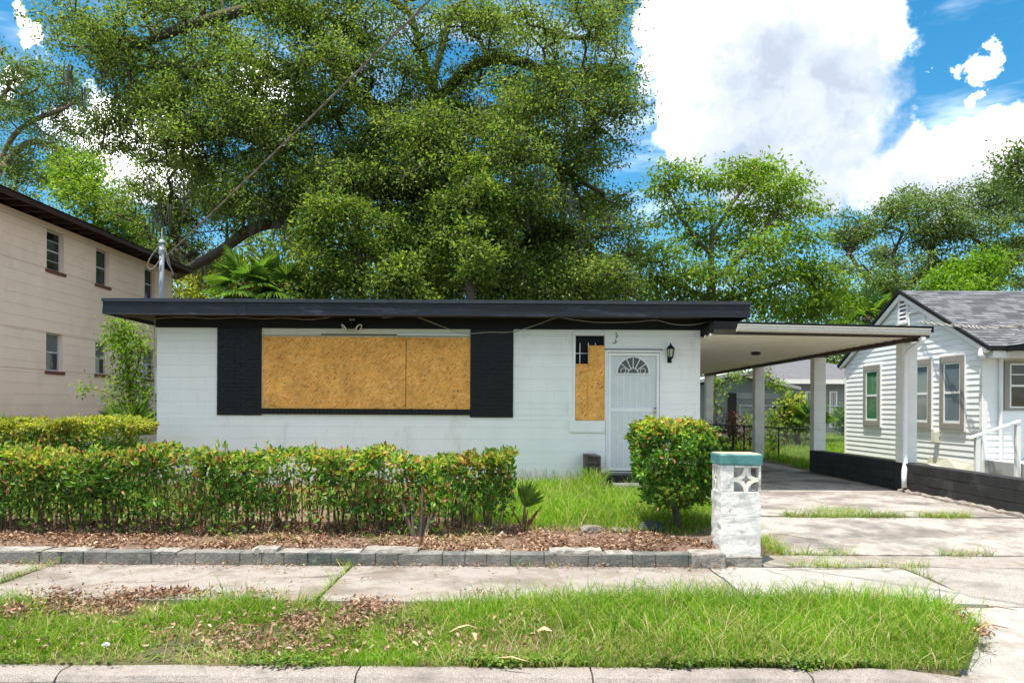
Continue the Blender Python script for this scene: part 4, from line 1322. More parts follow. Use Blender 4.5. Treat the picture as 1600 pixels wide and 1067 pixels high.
# gable vent, meter parts
vy0, vy1 = PX(1421.5, 490, XS).y, PX(1406, 490, XS).y; vz0, vz1 = PX(1413, 507, XS).z, PX(1413, 466, XS).z
mb = MB()
for (p_, q_, r_, s_) in ((vy0, vy0 + .07, vz0, vz1), (vy1 - .07, vy1, vz0, vz1), (vy0 + .07, vy1 - .07, vz0, vz0 + .05), (vy0 + .07, vy1 - .07, vz1 - .07, vz1)): mb.box((XS - .055, p_, r_), (XS - .015, q_, s_))
ve = mb.build('gable_vent', 'white_paint', wh, .004)
MB().box((XS - .028, vy0 + .07, vz0 + .05), (XS - .0245, vy1 - .07, vz1 - .07)).build('vent_back', 'black_paint', ve)
for k in range(5):
    zz = vz0 + .055 + k * (vz1 - vz0 - .13) / 5
    MB().prism([(XS - .053, vy0 + .072, zz), (XS - .050, vy0 + .072, zz - .004), (XS - .030, vy0 + .072, zz + .055), (XS - .033, vy0 + .072, zz + .06)], (0, vy1 - vy0 - .144, 0)).build('louvre', 'white_paint', ve)
ey = PX(1466.5, 680, XS).y
eb = MB().box((XS - .12, ey - .075, PX(1466, 691, XS).z), (XS - .025, ey + .075, PX(1466, 674, XS).z)).build('utility_box', 'cream_paint', wh, .008)
cy0, cy1 = PX(1448, 495, XS).y, PX(1424, 495, XS).y; cz0, cz1 = PX(1436, 508, XS).z, PX(1436, 487, XS).z
q = MB(); q.tube([(XS - .05, cy1, cz0), (XS - .05, cy1, cz1), (XS - .05, cy0, cz1), (XS - .05, cy0, cz0)], .022, 8); q.build('conduit', 'white_metal', wh)
# twisted service wire
hp = Vector((XS - .10, (cy0 + cy1) / 2 - .2, cz0 + .05)); e2 = P(1600, 509, 12.6); e3 = e2 + (e2 - hp) * 2.2 + Vector((0, 0, .5))
q = MB()
line = spline([hp, (hp + e2) / 2 - Vector((0, 0, .05)), e2, e3], 24)
for ph in (0, math.pi):
    q.tube([p_ + Vector((.0, .0, .022 * math.sin(i_ * .9 + ph))) + Vector((.018 * math.cos(i_ * .9 + ph), 0, 0)) for i_, p_ in enumerate(line)], .011, 5)
o = q.build('service_cable', 'cable_pale'); tag(o, 'pale twisted overhead wire fixed to gable of white sided house', 'cable')
fy = PX(1541, 552, XS - .05)
fl2 = lathe([(.03, fy.z + .10), (.045, fy.z + .06), (.05, fy.z), (.085, fy.z - .09)], XS - .10, SY0 - .10, 12); fl2.build('corner_flood_light', 'white_metal', wh, smooth=True)
# roof with shingle courses
RXa, RXb = XS - .10, 18.5
roof2 = MB().prism([(RXa, SY0 - OV, ZE - .01), (RXa, YR, ZR - .01), (RXa, SY1 + OV, ZE - .01), (RXa, SY1 + OV, ZE - .07), (RXa, YR, ZR - .08), (RXa, SY0 - OV, ZE - .07)], (RXb - RXa, 0, 0)).build('roof', 'shingle_edge', wh)


def shingles(origin, along, upv, nrm, length, height, parent, left=None):
    mb = MB(); ex = .145; k = 0
    nrow = int(height / ex)
    for r_ in range(nrow):
        u = -random.uniform(0, .3)
        while u < length:
            w_ = random.choice([.16, .24, .32, .20])
            a, b = max(u, 0), min(u + w_, length)
            if left: a = max(a, left(r_ * ex))
            if b - a > .03:
                p0 = origin + along * (a + .003) + upv * (r_ * ex) + nrm * .011
                p1 = origin + along * (b - .003) + upv * (r_ * ex) + nrm * .011
                p2 = origin + along * (b - .003) + upv * (r_ * ex + ex + .02) + nrm * .001
                p3 = origin + along * (a + .003) + upv * (r_ * ex + ex + .02) + nrm * .001
                dn = -nrm * .010
                mb.add([p0, p1, p2, p3, p0 + dn, p1 + dn], [(0, 1, 2, 3), (4, 5, 1, 0)])
            u += w_
    o = mb.build('shingles', 'shingle', parent); o['kind'] = 'stuff'; return o


upv = Vector((0, YR - SY0 + OV, ZR - ZE)).normalized(); nr_ = Vector((0, -upv.z, upv.y))
shingles(Vector((RXa, SY0 - OV, ZE)), Vector((1, 0, 0)), upv, nr_, RXb - RXa, math.hypot(YR - SY0 + OV, ZR - ZE), roof2)
upb = Vector((0, -(YR - SY0 + OV), ZR - ZE)).normalized()
shingles(Vector((RXa, SY1 + OV, ZE)), Vector((1, 0, 0)), upb, Vector((0, upv.z, upv.y)), RXb - RXa, math.hypot(YR - SY0 + OV, ZR - ZE), roof2)
for sgn, ys0 in ((1, SY0 - OV), (-1, SY1 + OV)):
    MB().prism([(RXa - .02, ys0, ZE - .045), (RXa - .02, YR, ZR - .05), (RXa - .02, YR, ZR + .02), (RXa - .02, ys0, ZE + .02)], (.045, 0, 0)).build('rake_board', 'shingle_edge', roof2)
for sgn, ys0 in ((1, SY0 - OV), (-1, SY1 + OV)):
    MB().prism([(RXa + .01, ys0 + .1 * sgn, ZE - .12), (RXa + .01, YR, ZR - .19), (RXa + .01, YR, ZR - .085), (RXa + .01, ys0, ZE - .072)], (.05, 0, 0)).build('frieze_board', 'white_paint', roof2)
MB().box((RXa, SY0 - OV - .012, ZE - .075), (RXb, SY0 - OV + .02, ZE + .012)).build('eave_strip', 'shingle_edge', roof2)
MB().box((XS + .02, SY0 - OV + .022, ZE - .21), (RXb, SY0 - .022, ZE - .08)).build('eave_soffit', 'white_paint', wh)
# porch gable roof at the right
GX = 12.2; gz0 = ZE + .0; gs = .50
pg = MB().prism([(RXa + .35, SY0 - OV - .55, gz0 - .02), (GX, SY0 - OV - .55, gz0 + (GX - RXa - .35) * gs - .02), (GX * 2 - RXa - .35, SY0 - OV - .55, gz0 - .02), (GX * 2 - RXa - .35, SY0 - OV - .55, gz0 - .1), (GX, SY0 - OV - .55, gz0 + (GX - RXa - .35) * gs - .1), (RXa + .35, SY0 - OV - .55, gz0 - .1)], (0, 3.5, 0)).build('porch_roof', 'shingle_edge', wh)
shingles(Vector((RXa + .35, SY0 - OV + 2.95, gz0)), Vector((0, -1, 0)), Vector((1, 0, gs)).normalized(), Vector((-gs, 0, 1)).normalized(), 3.5, 3.6, pg)
MB().box((RXa + .36, SY0 - OV - .54, ZE - .22), (16, SY0 - OV - .50, ZE - .03)).build('porch_beam', 'white_paint', wh)
# porch window and trim, at the far right
pa, pb = P(1569, 600, SY0 - .03), P(1640, 600, SY0 - .03); pz1, pz0 = P(1580, 564, SY0 - .03).z, P(1580, 641, SY0 - .03).z
mb = MB(); t = .10; yf = SY0 - .05
for (p_, q_, r_, s_) in ((pa.x, pa.x + t, pz0, pz1), (pb.x - t, pb.x, pz0, pz1), (pa.x + t, pb.x - t, pz0, pz0 + t * .4), (pa.x + t, pb.x - t, pz1 - t * .4, pz1)): mb.box((p_, yf, r_), (q_, yf + .04, s_))
w_ = mb.build('window', 'grey_trim', wh, .004)
mb = MB(); i0, i1, j0, j1 = pa.x + t + .001, pb.x - t - .001, pz0 + .045, pz1 - .045; jm = (j0 + j1) / 2
for (p_, q_, r_, s_) in ((i0, i0 + .03, j0, j1), (i1 - .03, i1, j0, j1), (i0 + .03, i1 - .03, j0, j0 + .03), (i0 + .03, i1 - .03, j1 - .03, j1), (i0 + .03, i1 - .03, jm - .02, jm + .02), (i0 + .03, i1 - .03, (jm + j1) / 2 - .01, (jm + j1) / 2 + .01)): mb.box((p_, yf + .008, r_), (q_, yf + .03, s_))
mb.build('sash', 'white_paint', w_, .002)
MB().box((i0, yf + .02, j0), (i1, yf + .026, j1)).build('pane', 'dark_glass', w_)
xq = P(1566, 600, SY0 - .1).x
q = MB(); q.tube([(xq, SY0 - .06, .1), (xq, SY0 - .06, 2.3)], .035, 8); q.build('downspout', 'white_metal', wh)
# landing and stair rail
MB().box((9.02, 13.3, -.2), (14, SY0 - .022, .36)).build('porch_floor', 'grey_wall_pale', wh, .01)
rl = thing('stair_rail', (8.6, 13.5, 0), 'white wooden stair rail in front of the sided house', 'railing')
a, b = P(1513, 685, 13.5), P(1593, 658, 13.5)
pp = MB().prism([(a.x, 13.45, a.z - .018), (b.x, 13.45, b.z - .018), (b.x, 13.45, b.z + .022), (a.x, 13.45, a.z + .022)], (0, .10, 0)); pp.build('handrail', 'white_paint', rl, .006)
for (xx, zz) in ((P(1527, 690, 13.5).x, P(1527, 684, 13.5).z), (P(1590, 690, 13.5).x, P(1590, 663, 13.5).z)):
    MB().box((xx - .04, 13.46, -.1), (xx + .04, 13.54, zz - .002)).build('post', 'white_paint', rl, .006)

# ================================================================== GREY HOUSE FAR BEHIND
gh = thing('grey_house', (15, 42, 0), 'grey house with low hip roof far behind the carport', 'house')
D1 = 40.0
x0, x1 = P(1222, 640, D1).x, P(1420, 640, D1).x
z1 = P(1270, 594, D1).z
gw = MB().box((x0, D1, -.3), (x1, D1 + 9, z1)).build('wall', 'grey_wall', gh)
zr_ = P(1270, 566, D1 + 3.5).z
rf3 = MB().add([(x0 - .6, D1 - .5, z1), (x1 + .6, D1 - .5, z1), (x1 + .6, D1 + 9.5, z1), (x0 - .6, D1 + 9.5, z1), (x0 + 1.2, D1 + 4.5, zr_ + .3), (x1 - 4, D1 + 4.5, zr_ + .3)], [(0, 1, 5, 4), (1, 2, 5), (2, 3, 4, 5), (3, 0, 4), (3, 2, 1, 0)]).build('roof', 'shingle', gh)
MB().box((x0 - .62, D1 - .55, z1 - .20), (x1 + .62, D1 - .48, z1 + .03)).build('fascia', 'white_paint', rf3)
for (pa, pb, t_, b_) in ((1258, 1276, 611, 668), (1296, 1308, 611, 668)):
    a, b = P(pa, t_, D1 - .05), P(pb, b_, D1 - .05)
    w_ = MB()
    for (p_, q_, r_, s_) in ((a.x, a.x + .07, b.z, a.z), (b.x - .07, b.x, b.z, a.z), (a.x + .07, b.x - .07, a.z - .07, a.z), (a.x + .07, b.x - .07, b.z, b.z + .07), (a.x + .07, b.x - .07, (a.z + b.z) / 2 - .03, (a.z + b.z) / 2 + .03)): w_.box((p_, D1 - .06, r_), (q_, D1 - .01, s_))
    w_ = w_.build('window', 'white_paint', gh)
    MB().box((a.x + .02, D1 - .03, b.z), (b.x - .02, D1 - .004, a.z)).build('pane', 'pale_reflect_glass', w_)
    mb = MB(); n = 5
    for k in range(1, n): xx = a.x + (b.x - a.x) * k / n; mb.box((xx - .015, D1 - .07, b.z + .07), (xx + .015, D1 - .062, a.z - .07))
    mb.build('bars', 'white_paint', w_)
D2 = 34.0
a, b = P(1070, 680, D2), P(1232, 680, D2)
zl, zrr, ap = P(1100, 606, D2).z, P(1232, 606, D2).z, P(1150, 588, D2)
MB().prism([(a.x, D2, -.3), (b.x, D2, -.3), (b.x, D2, zrr - .05), (ap.x, D2, ap.z), (a.x, D2, zl - .05)], (0, 7.0, 0)).build('garage_wall', 'grey_wall', gh)
e0, e1 = P(1152, 586, D2 - .4), P(1252, 609, D2 - .4)
MB().prism([(e0.x, D2 - .4, e0.z), (e1.x, D2 - .4, e1.z), (e1.x, D2 - .4, e1.z + .13), (e0.x, D2 - .4, e0.z + .17)], (0, 8, 0)).build('garage_roof', 'grey_wall_pale', gh)
e2 = P(1060, 605, D2 - .4)
MB().prism([(e2.x, D2 - .4, e2.z), (e0.x, D2 - .4, e0.z), (e0.x, D2 - .4, e0.z + .17), (e2.x, D2 - .4, e2.z + .13)], (0, 8, 0)).build('garage_roof', 'grey_wall_pale', gh)
c0, c1 = P(1137, 614, D2), P(1150, 690, D2)
MB().box((c0.x, D2 - .03, 0), (c1.x, D2 - .005, c0.z)).build('garage_door', 'brown_beam', gh)
c0, c1 = P(1150.5, 613, D2), P(1228, 690, D2)
for k in range(7):
    za_ = c0.z * k / 7; block('wall_board', 'grey_wall_pale' if k == 6 else 'grey_wall', (c0.x, D2 - .03, za_ + .01), (c1.x, D2 - .006, za_ + c0.z / 7 - .01), gh, .006)

# back yard walk
slab('yard_path', 'concrete_pale', 5.8, 15.5, 29.3, 30.6, lambda x, y: .02, None, .05, .05)['kind'] = 'structure'
slab('yard_path', 'concrete_pale', 8.0, 18.5, 36.3, 37.5, lambda x, y: .02, None, .05, .05)['kind'] = 'structure'

# chain-link fences
def fence(pts, h, nposts, m, label, wiresp, r=.022, name='chain_link_fence'):
    pts = [Vector(p_) for p_ in pts]
    c = sum(pts, Vector()) / len(pts)
    f_ = thing(name, (c.x, c.y, 0), label, 'fence')
    q = MB(); q.tube([p_ + Vector((0, 0, h)) for p_ in pts], r * .9, 8); q.build('top_rail', m, f_)
    for k in range(len(pts) - 1):
        a, b = pts[k], pts[k + 1]
        for t in np.linspace(0, 1, nposts + 1)[: None if k == len(pts) - 2 else -1]:
            p_ = a.lerp(b, t)
            q = MB(); q.tube([p_ - Vector((0, 0, .1)), p_ + Vector((0, 0, h + .02)), p_ + Vector((0, 0, h + .05))], [r, r, r * .4], 8); q.build('post', m, f_)
    q = MB()
    for k in range(len(pts) - 1):
        a, b = pts[k], pts[k + 1]; L_ = (b - a).length; dr_ = (b - a).normalized()
        s_ = -h
        while s_ < L_:
            for sg in (1, -1):
                t0, t1 = s_, s_ + h
                z0_, z1_ = (0.02, h) if sg > 0 else (h, 0.02)
                if t0 < 0: z0_ += (z1_ - z0_) * (-t0) / h; t0 = 0
                if t1 > L_: z1_ = z0_ + (z1_ - z0_) * (L_ - t0) / (t1 - t0); t1 = L_
                if t1 > t0: q.tube([a + dr_ * t0 + Vector((0, 0, z0_)), a + dr_ * t1 + Vector((0, 0, z1_))], .0028, 3, False)
            s_ += wiresp
    o_ = q.build('wire_mesh', m, f_); o_['kind'] = 'stuff'


fence([(5.2, 27.0, 0), (6.35, 24.0, 0), (7.35, 18.3, 0)], .82, 3, 'fence_black', 'low black chain-link fence behind the carport columns', .08)
fence([(9.5, 32.0, 0), (20.5, 32.0, 0)], 1.45, 4, 'galvanised', 'tall galvanised chain-link fence before grey house', .09, .024)

# ================================================================== VEGETATION
def wood_mesh(name, pos, par, rad, m, parent, sides=6):
    """tapered limbs: one frustum for each parent-child pair"""
    idx = np.array([i for i in range(len(pos)) if par[i] >= 0])
    a = pos[par[idx]]; b = pos[idx]
    r1 = rad[idx]; r0 = np.minimum(rad[par[idx]], r1 * 1.35)
    t = unit(b - a)
    b = b + t * (r1 * .35)[:, None]
    ref = np.where(np.abs(t[:, 2:3]) < .9, np.array([[0, 0, 1.0]]), np.array([[1.0, 0, 0]]))
    u = unit(np.cross(t, ref)); w = np.cross(t, u)
    an = np.arange(sides) * 2 * np.pi / sides
    ca, sa = np.cos(an)[None, :, None], np.sin(an)[None, :, None]
    ring = u[:, None, :] * ca + w[:, None, :] * sa
    va = a[:, None, :] + ring * r0[:, None, None]; vb = b[:, None, :] + ring * r1[:, None, None]
    v = np.concatenate([va, vb], 1).reshape(-1, 3)
    k = np.arange(sides); k2 = (k + 1) % sides
    f = np.stack([k, k2, sides + k2, sides + k], 1)[None] + (np.arange(len(idx)) * 2 * sides)[:, None, None]
    return np_mesh(name, v, f.reshape(-1, 4), m, parent, smooth=True)


def make_tree(name, label, group, base, limbs, lobes, clumps=45, per=42, ll=(.10, .17), lw=.5, leaf='oak_leaf', bark='bark',
              sig=(.34, .34, .24), tip=.011, rmax=.5, droop=.25, shell=.33, mi2=None, moss=None, step=.9, cat='tree', sides=6, expo=.48, pad=None):
    """limbs: polylines (world points) that start on the trunk; lobes: (centre, rx, ry, rz) heaps of leaf clumps"""
    root = thing(name, base, label, cat, group)
    pos = []; par = []
    for li, limb in enumerate(limbs):
        pts = spline(limb, 4)
        prev = -1
        if li:
            d = [(Vector(p_) - pts[0]).length for p_ in pos]; prev = int(np.argmin(d))
        for p_ in pts:
            pos.append(tuple(p_)); par.append(prev); prev = len(pos) - 1
    pos = [np.array(p_) for p_ in pos]
    T = []
    for lobe in lobes:
        c, rx, ry, rz = lobe[:4]; dens = lobe[4] if len(lobe) > 4 else 1.0
        n = max(3, int(clumps * dens))
        d = rand_dirs(n); r = rng.uniform(0, 1, n) ** shell
        if pad:
            npd, pr0, prz = pad
            npd = max(2, int(round(npd * dens)))
            d = rand_dirs(npd); r = rng.uniform(0, 1, npd) ** shell
            pc = np.array(c)[None] + d * r[:, None] * np.array([[rx, ry, rz]])
            k = max(2, int(round(clumps / pad[0])))
            a = rng.uniform(0, 2 * np.pi, (npd, k)); q = np.sqrt(rng.uniform(0, 1, (npd, k))) * pr0 * rng.uniform(.6, 1.3, (npd, 1))
            tl = rng.normal(size=(npd, 2)) * .25
            ox, oy = np.cos(a) * q, np.sin(a) * q
            oz = rng.normal(size=(npd, k)) * prz + ox * tl[:, :1] + oy * tl[:, 1:]  - q * .12
            T.append((pc[:, None, :] + np.stack([ox, oy, oz], 2)).reshape(-1, 3))
            continue
        T.append(np.array(c)[None] + d * r[:, None] * np.array([[rx, ry, rz]]))
    T = np.concatenate(T)
    arr = np.array(pos)
    d0 = np.min(np.linalg.norm(T[:, None, :] - arr[None], axis=2), axis=1)
    T = T[np.argsort(d0)]
    cap = len(arr) + len(T) * 6
    A = np.zeros((cap, 3)); A[:len(arr)] = arr; n = len(arr)
    pr_ = list(par)
    b3 = np.array(base)
    for t in T:
        d = np.linalg.norm(A[:n] - t, axis=1) + .35 * np.maximum(0, A[:n, 2] - t[2])
        q = int(np.argmin(d)); s0 = A[q]; L_ = np.linalg.norm(t - s0)
        k = int(min(5, max(1, math.ceil(L_ / step))))
        side = rng.normal(size=3) * L_ * .10; side[2] += L_ * .08
        last = q
        for j in range(1, k + 1):
            u = j / k
            A[n] = s0 + (t - s0) * u + side * 4 * u * (1 - u); pr_.append(last); last = n; n += 1
    A = A[:n]; pr_ = np.array(pr_)
    cnt = np.ones(n)
    for i in range(n - 1, 0, -1):
        if pr_[i] >= 0: cnt[pr_[i]] += cnt[i] * 1.0
    rad = np.minimum(tip * cnt ** expo, rmax)
    wood_mesh('trunk', A, pr_, rad, bark, root, sides)
    # leaves
    m = len(T); per_ = np.maximum(4, rng.normal(per, per * .35, m).astype(int))
    rep = np.repeat(np.arange(m), per_); N_ = len(rep)
    off = rng.normal(size=(N_, 3)) * np.array([sig])
    c = T[rep] + off
    ax = unit(off / np.array([sig]) * .6 + rng.normal(size=(N_, 3)) * .8 + np.array([0, 0, -droop]))
    nr = unit(rng.normal(size=(N_, 3)) * .7 + np.array([0, 0, .9]))
    ln = rng.uniform(ll[0], ll[1], N_)
    mats_ = [leaf] if not mi2 else [leaf, mi2[0]]
    mi = None
    if mi2:
        sel = rng.uniform(0, 1, m) < mi2[1]; mi = sel[rep].astype(int)
    leaves('crown', c, ax, nr, ln, ln * lw, mats_, root, mi)
    if moss:
        q = []
        for (x_, y_, z_, cnt_, lo, hi) in moss:
            for _ in range(cnt_):
                q.append((x_ + random.gauss(0, .35), y_ + random.gauss(0, .5), z_ + random.gauss(0, .25), random.uniform(lo, hi)))
        q = np.array(q); reps = 9
        P0 = np.repeat(q, reps, 0); P0[:, :2] += rng.normal(size=(len(P0), 2)) * .07
        ln = P0[:, 3] * rng.uniform(.5, 1.05, len(P0))
        w = rng.uniform(.012, .03, len(P0))
        a = rng.uniform(0, np.pi, len(P0)); sd = np.stack([np.cos(a), np.sin(a), 0 * a], 1) * w[:, None]
        rows = []
        for t in (0, .3, .65, 1):
            cc = P0[:, :3].copy(); cc[:, 2] -= ln * t; cc[:, 0] += rng.normal(size=len(cc)) * .035 * (t > 0); cc[:, 1] += rng.normal(size=len(cc)) * .035 * (t > 0)
            s_ = sd * (1 - t * .75); rows += [cc - s_, cc + s_]
        v = np.stack(rows, 1).reshape(-1, 3)
        i_ = np.arange(len(P0))[:, None] * 8
        f = np.concatenate([i_ + np.array([[2 * k, 2 * k + 1, 2 * k + 3, 2 * k + 2]]) for k in range(3)], 1).reshape(-1, 4)
        np_mesh('moss', v, f, 'moss', root)
    return root


def lob(px, py, d, rx, ry, dz=None, dens=1.0):
    """heap of foliage seen at (px, py), rx by ry photo pixels, at its own depth d"""
    s_ = d / FPX
    return (P(px, py, d), rx * s_, (dz if dz else (rx + ry) / 2 * s_ * 1.1), ry * s_, dens)


# ---- the big live oak
D = 28.0
tb = P(690, 500, D); base = (tb.x, D, 0)
trunk = [(tb.x - .2, D, -.2), (tb.x - .1, D, 4), P(685, 330, D), P(680, 200, D), P(676, 130, D)]
limbs = [trunk,
         [P(676, 135, D), P(655, 70, D - .3), P(640, 20, D - .5), P(612, -40, D - .5)],
         [P(677, 128, D), P(697, 50, D + .4), P(712, 15, D + .5), P(760, -30, D + 1)],
         [P(690, 150, D), P(728, 112, D - 1), P(775, 92, D - 1.5), P(830, 103, D - 2), P(880, 135, D - 2.2), P(940, 175, D - 2.5)],
         [P(712, 20, D + .5), P(780, 30, D), P(830, 22, D - .5), P(865, 55, D - 1), P(930, 60, D - 1.5)],
         [P(684, 240, D), P(560, 150, D - 1.5), P(500, 60, D - 2), P(440, 10, D - 2.5), P(350, 25, D - 3), P(240, 60, D - 3)],
         [P(640, 20, D - .5), P(560, -30, D - 1), P(460, -60, D - 1), P(300, -40, D)],
         [P(680, 300, D), P(570, 300, D - 1), P(480, 340, D - 1.5), P(400, 355, D - 2), P(340, 395, D), P(275, 430, D + 2)],
         [P(520, 320, D - 1.2), P(420, 230, D - 2), P(330, 200, D - 3), P(250, 210, D - 3)],
         [P(440, 120, D - 2.2), P(370, 90, D - 2.5), P(300, 110, D - 3), P(250, 150, D - 3.2)],
         [P(684, 290, D), P(770, 250, D - 1), P(850, 250, D - 1.5), P(920, 290, D - 2)],
         [P(684, 330, D), P(800, 350, D - 1.5), P(900, 370, D - 2), P(950, 420, D - 2)],
         ]
lobes = []
for (px, py, rx, ry, dens) in [
    (115, 15, 50, 34, .7), (175, 35, 60, 40, .9), (235, 15, 60, 40, 1), (300, 25, 60, 38, .9), (360, 5, 50, 34, .8), (430, 45, 55, 34, .9), (490, 15, 55, 30, .8), (560, 15, 45, 32, .7),
    (600, 60, 40, 34, .5), (770, 20, 55, 30, .9), (830, 35, 50, 34, .8), (900, 25, 50, 34, .9), (950, 45, 34, 44, .8), (965, 100, 26, 38, .7),
    (150, 85, 48, 38, .8), (215, 85, 56, 42, 1), (275, 95, 56, 40, .9), (340, 80, 50, 34, .7), (405, 110, 54, 40, .9), (470, 115, 52, 38, .9), (535, 85, 46, 34, .8), (590, 130, 44, 34, .9),
    (735, 70, 46, 34, .6), (790, 130, 48, 30, .6), (860, 105, 48, 34, .6), (915, 115, 44, 38, .8), (955, 165, 34, 30, .7), (845, 160, 50, 28, .7),
    (195, 150, 44, 34, .7), (250, 150, 52, 38, .9), (320, 155, 54, 40, .9), (385, 170, 54, 40, 1), (450, 175, 54, 42, 1), (520, 165, 52, 40, 1), (585, 190, 52, 42, 1), (640, 175, 36, 34, .8),
    (725, 175, 48, 34, .9), (790, 190, 50, 34, .9), (860, 200, 50, 34, .8), (925, 215, 36, 30, .6),
    (200, 205, 40, 34, .7), (255, 215, 50, 38, .8), (315, 220, 54, 40, 1), (380, 235, 56, 42, 1), (450, 240, 56, 42, 1), (520, 235, 54, 42, 1.1), (590, 250, 54, 42, 1.1), (660, 235, 54, 42, 1.1), (730, 240, 54, 42, 1.1), (800, 245, 54, 40, 1), (865, 255, 50, 38, .9),
    (225, 265, 44, 36, .8), (285, 280, 54, 40, 1), (350, 290, 56, 40, 1.1), (420, 295, 54, 40, 1.1), (490, 290, 52, 40, 1.1), (560, 305, 54, 42, 1.1), (630, 305, 54, 44, 1.1), (700, 300, 54, 44, 1.1), (770, 305, 56, 44, 1.1), (840, 310, 56, 44, 1.1), (905, 290, 46, 42, 1), (945, 320, 34, 44, .8),
    (235, 325, 40, 34, .9), (295, 340, 48, 34, 1), (360, 330, 44, 28, .8), (650, 365, 50, 46, 1.1), (780, 370, 56, 48, 1.1), (850, 375, 56, 50, 1.1), (915, 365, 46, 48, 1), (960, 385, 30, 40, .6), (820, 430, 56, 40, 1.1), (890, 430, 52, 40, 1.1), (945, 440, 38, 34, .7), (655, 430, 50, 44, 1.1),
    (270, 390, 36, 26, .7), (320, 385, 30, 22, .4), (560, 60, 46, 30, .8), (640, 95, 34, 26, .5), (720, 40, 40, 26, .6), (650, 20, 40, 20, .5), (440, 5, 50, 30, .8), (690, 160, 34, 22, .9), (670, 205, 40, 30, 1), (700, 250, 46, 34, 1), (690, 345, 46, 34, 1), (615, 345, 46, 34, 1), (735, 120, 30, 22, .5),
]:
    lobes.append(lob(px, py, (D + 3.2 + random.uniform(0, 1.2)) if (px < 335 and py > 230) else D - 2.6 + random.uniform(-1.6, 2.4), rx, ry, random.uniform(1.3, 2.2), dens * (1.0 if py < 150 else 1.35)))
for (px, py, rx, ry) in [(150, -60, 90, 50), (280, -80, 100, 60), (420, -90, 100, 60), (560, -100, 110, 60), (700, -110, 110, 60), (830, -80, 100, 50), (930, -40, 70, 40), (350, -170, 130, 60), (560, -200, 140, 70), (760, -180, 130, 60)]:
    lobes.append(lob(px, py, D + random.uniform(-3, 3), rx, ry, 3.0, .55))
for (px, py, rx, ry) in [(300, 120, 110, 80), (480, 200, 120, 90), (620, 280, 130, 80), (780, 250, 120, 80), (860, 380, 100, 60), (400, 280, 120, 60)]:   # far side of the crown
    lobes.append(lob(px, py, D + 4.5, rx * 1.1, ry, 2.5, .9))
moss = []
for (px, py, n, lo, hi) in [(430, 300, 10, .6, 1.6), (437, 330, 6, .5, 1.2), (385, 160, 5, .5, 1.6), (365, 80, 5, .4, 1.2), (290, 270, 10, .4, 1.3), (270, 330, 8, .4, 1.2), (335, 340, 6, .4, 1), (560, 290, 6, .4, 1), (610, 250, 5, .4, .9), (880, 300, 8, .5, 1.3), (905, 390, 5, .4, 1.0), (930, 330, 7, .5, 1.2), (820, 330, 6, .4, 1),
                            (700, 330, 5, .4, .9), (180, 110, 5, .5, 1.3), (125, 110, 4, .5, 1.2), (480, 210, 6, .4, 1.1), (230, 180, 6, .4, 1.2), (455, 350, 8, .5, 1.2), (310, 180, 5, .4, 1.), (520, 330, 6, .4, 1), (760, 160, 6, .3, .8), (940, 200, 5, .4, 1), (640, 180, 4, .3, .8), (850, 420, 4, .3, .8), (300, 400, 8, .4, 1.1)]:
    p_ = P(px, py, D + 2.0 if (px < 340 and py > 230) else D - 3.2); moss.append((p_.x, p_.y, p_.z, n, lo, hi))
make_tree('live_oak', 'huge spreading live oak hung with grey moss behind white house', None, base, limbs, lobes, clumps=54, per=56, ll=(.08, .15), leaf='oak_leaf', tip=.010, rmax=.62, moss=moss, sig=(.25, .25, .14), pad=(6, .90, .17), shell=.42)


def small_tree(name, label, group, px, d, toppy, lobes_px, **kw):
    b = P(px, 600, d)
    tr = [(b.x, d, -.1), (b.x + .1, d, 1.5), P(px, (toppy + 560) / 2, d), P(px, toppy + 25, d)]
    return make_tree(name, label, group, (b.x, d, 0), [tr], [lob(*((l[0], l[1], d + random.uniform(-.8, .8)) + tuple(l[2:4]) + ((None, l[4]) if len(l) > 4 else ()))) for l in lobes_px], **kw)


small_tree('young_tree', 'young leafy tree with pointed top in front of the oak', None, 733, 22.6, 250,
           [(732, 268, 16, 20), (735, 300, 30, 24), (700, 320, 20, 16), (765, 318, 20, 16), (735, 340, 44, 28), (765, 362, 30, 22), (710, 385, 40, 28), (755, 405, 40, 30), (735, 440, 60, 32)],
           clumps=32, per=46, ll=(.10, .17), leaf='vine_leaf', tip=.009, sig=(.18, .18, .12), droop=.0, pad=(5, .38, .10))
small_tree('understory_tree', 'bushy green tree below the oak beside the fan palms', None, 560, 23.0, 320,
           [(520, 325, 36, 26, .8), (560, 345, 40, 30, .7), (600, 370, 44, 32), (500, 370, 36, 34), (545, 395, 46, 34), (610, 425, 50, 36), (500, 430, 46, 36), (560, 445, 50, 30), (480, 455, 34, 26), (640, 455, 36, 26)],
           clumps=40, per=48, ll=(.10, .17), leaf='vine_leaf', tip=.009, sig=(.20, .20, .12), droop=.1, pad=(6, .45, .10))
small_tree('understory_tree', 'dark green tree under the right side of the oak crown', None, 860, 24.5, 400,
           [(800, 430, 44, 36), (860, 420, 50, 36), (915, 440, 44, 34), (840, 460, 60, 26), (770, 455, 40, 30), (690, 455, 44, 26)],
           clumps=34, per=44, ll=(.11, .18), leaf='oak_leaf', tip=.009)
small_tree('lime_tree', 'bright green sapling at right foot of the oak', None, 965, 30, 410,
           [(955, 425, 26, 24), (985, 440, 26, 24), (950, 460, 40, 22), (1000, 462, 30, 20)], clumps=22, per=34, ll=(.12, .20), leaf='bright_leaf', tip=.009)

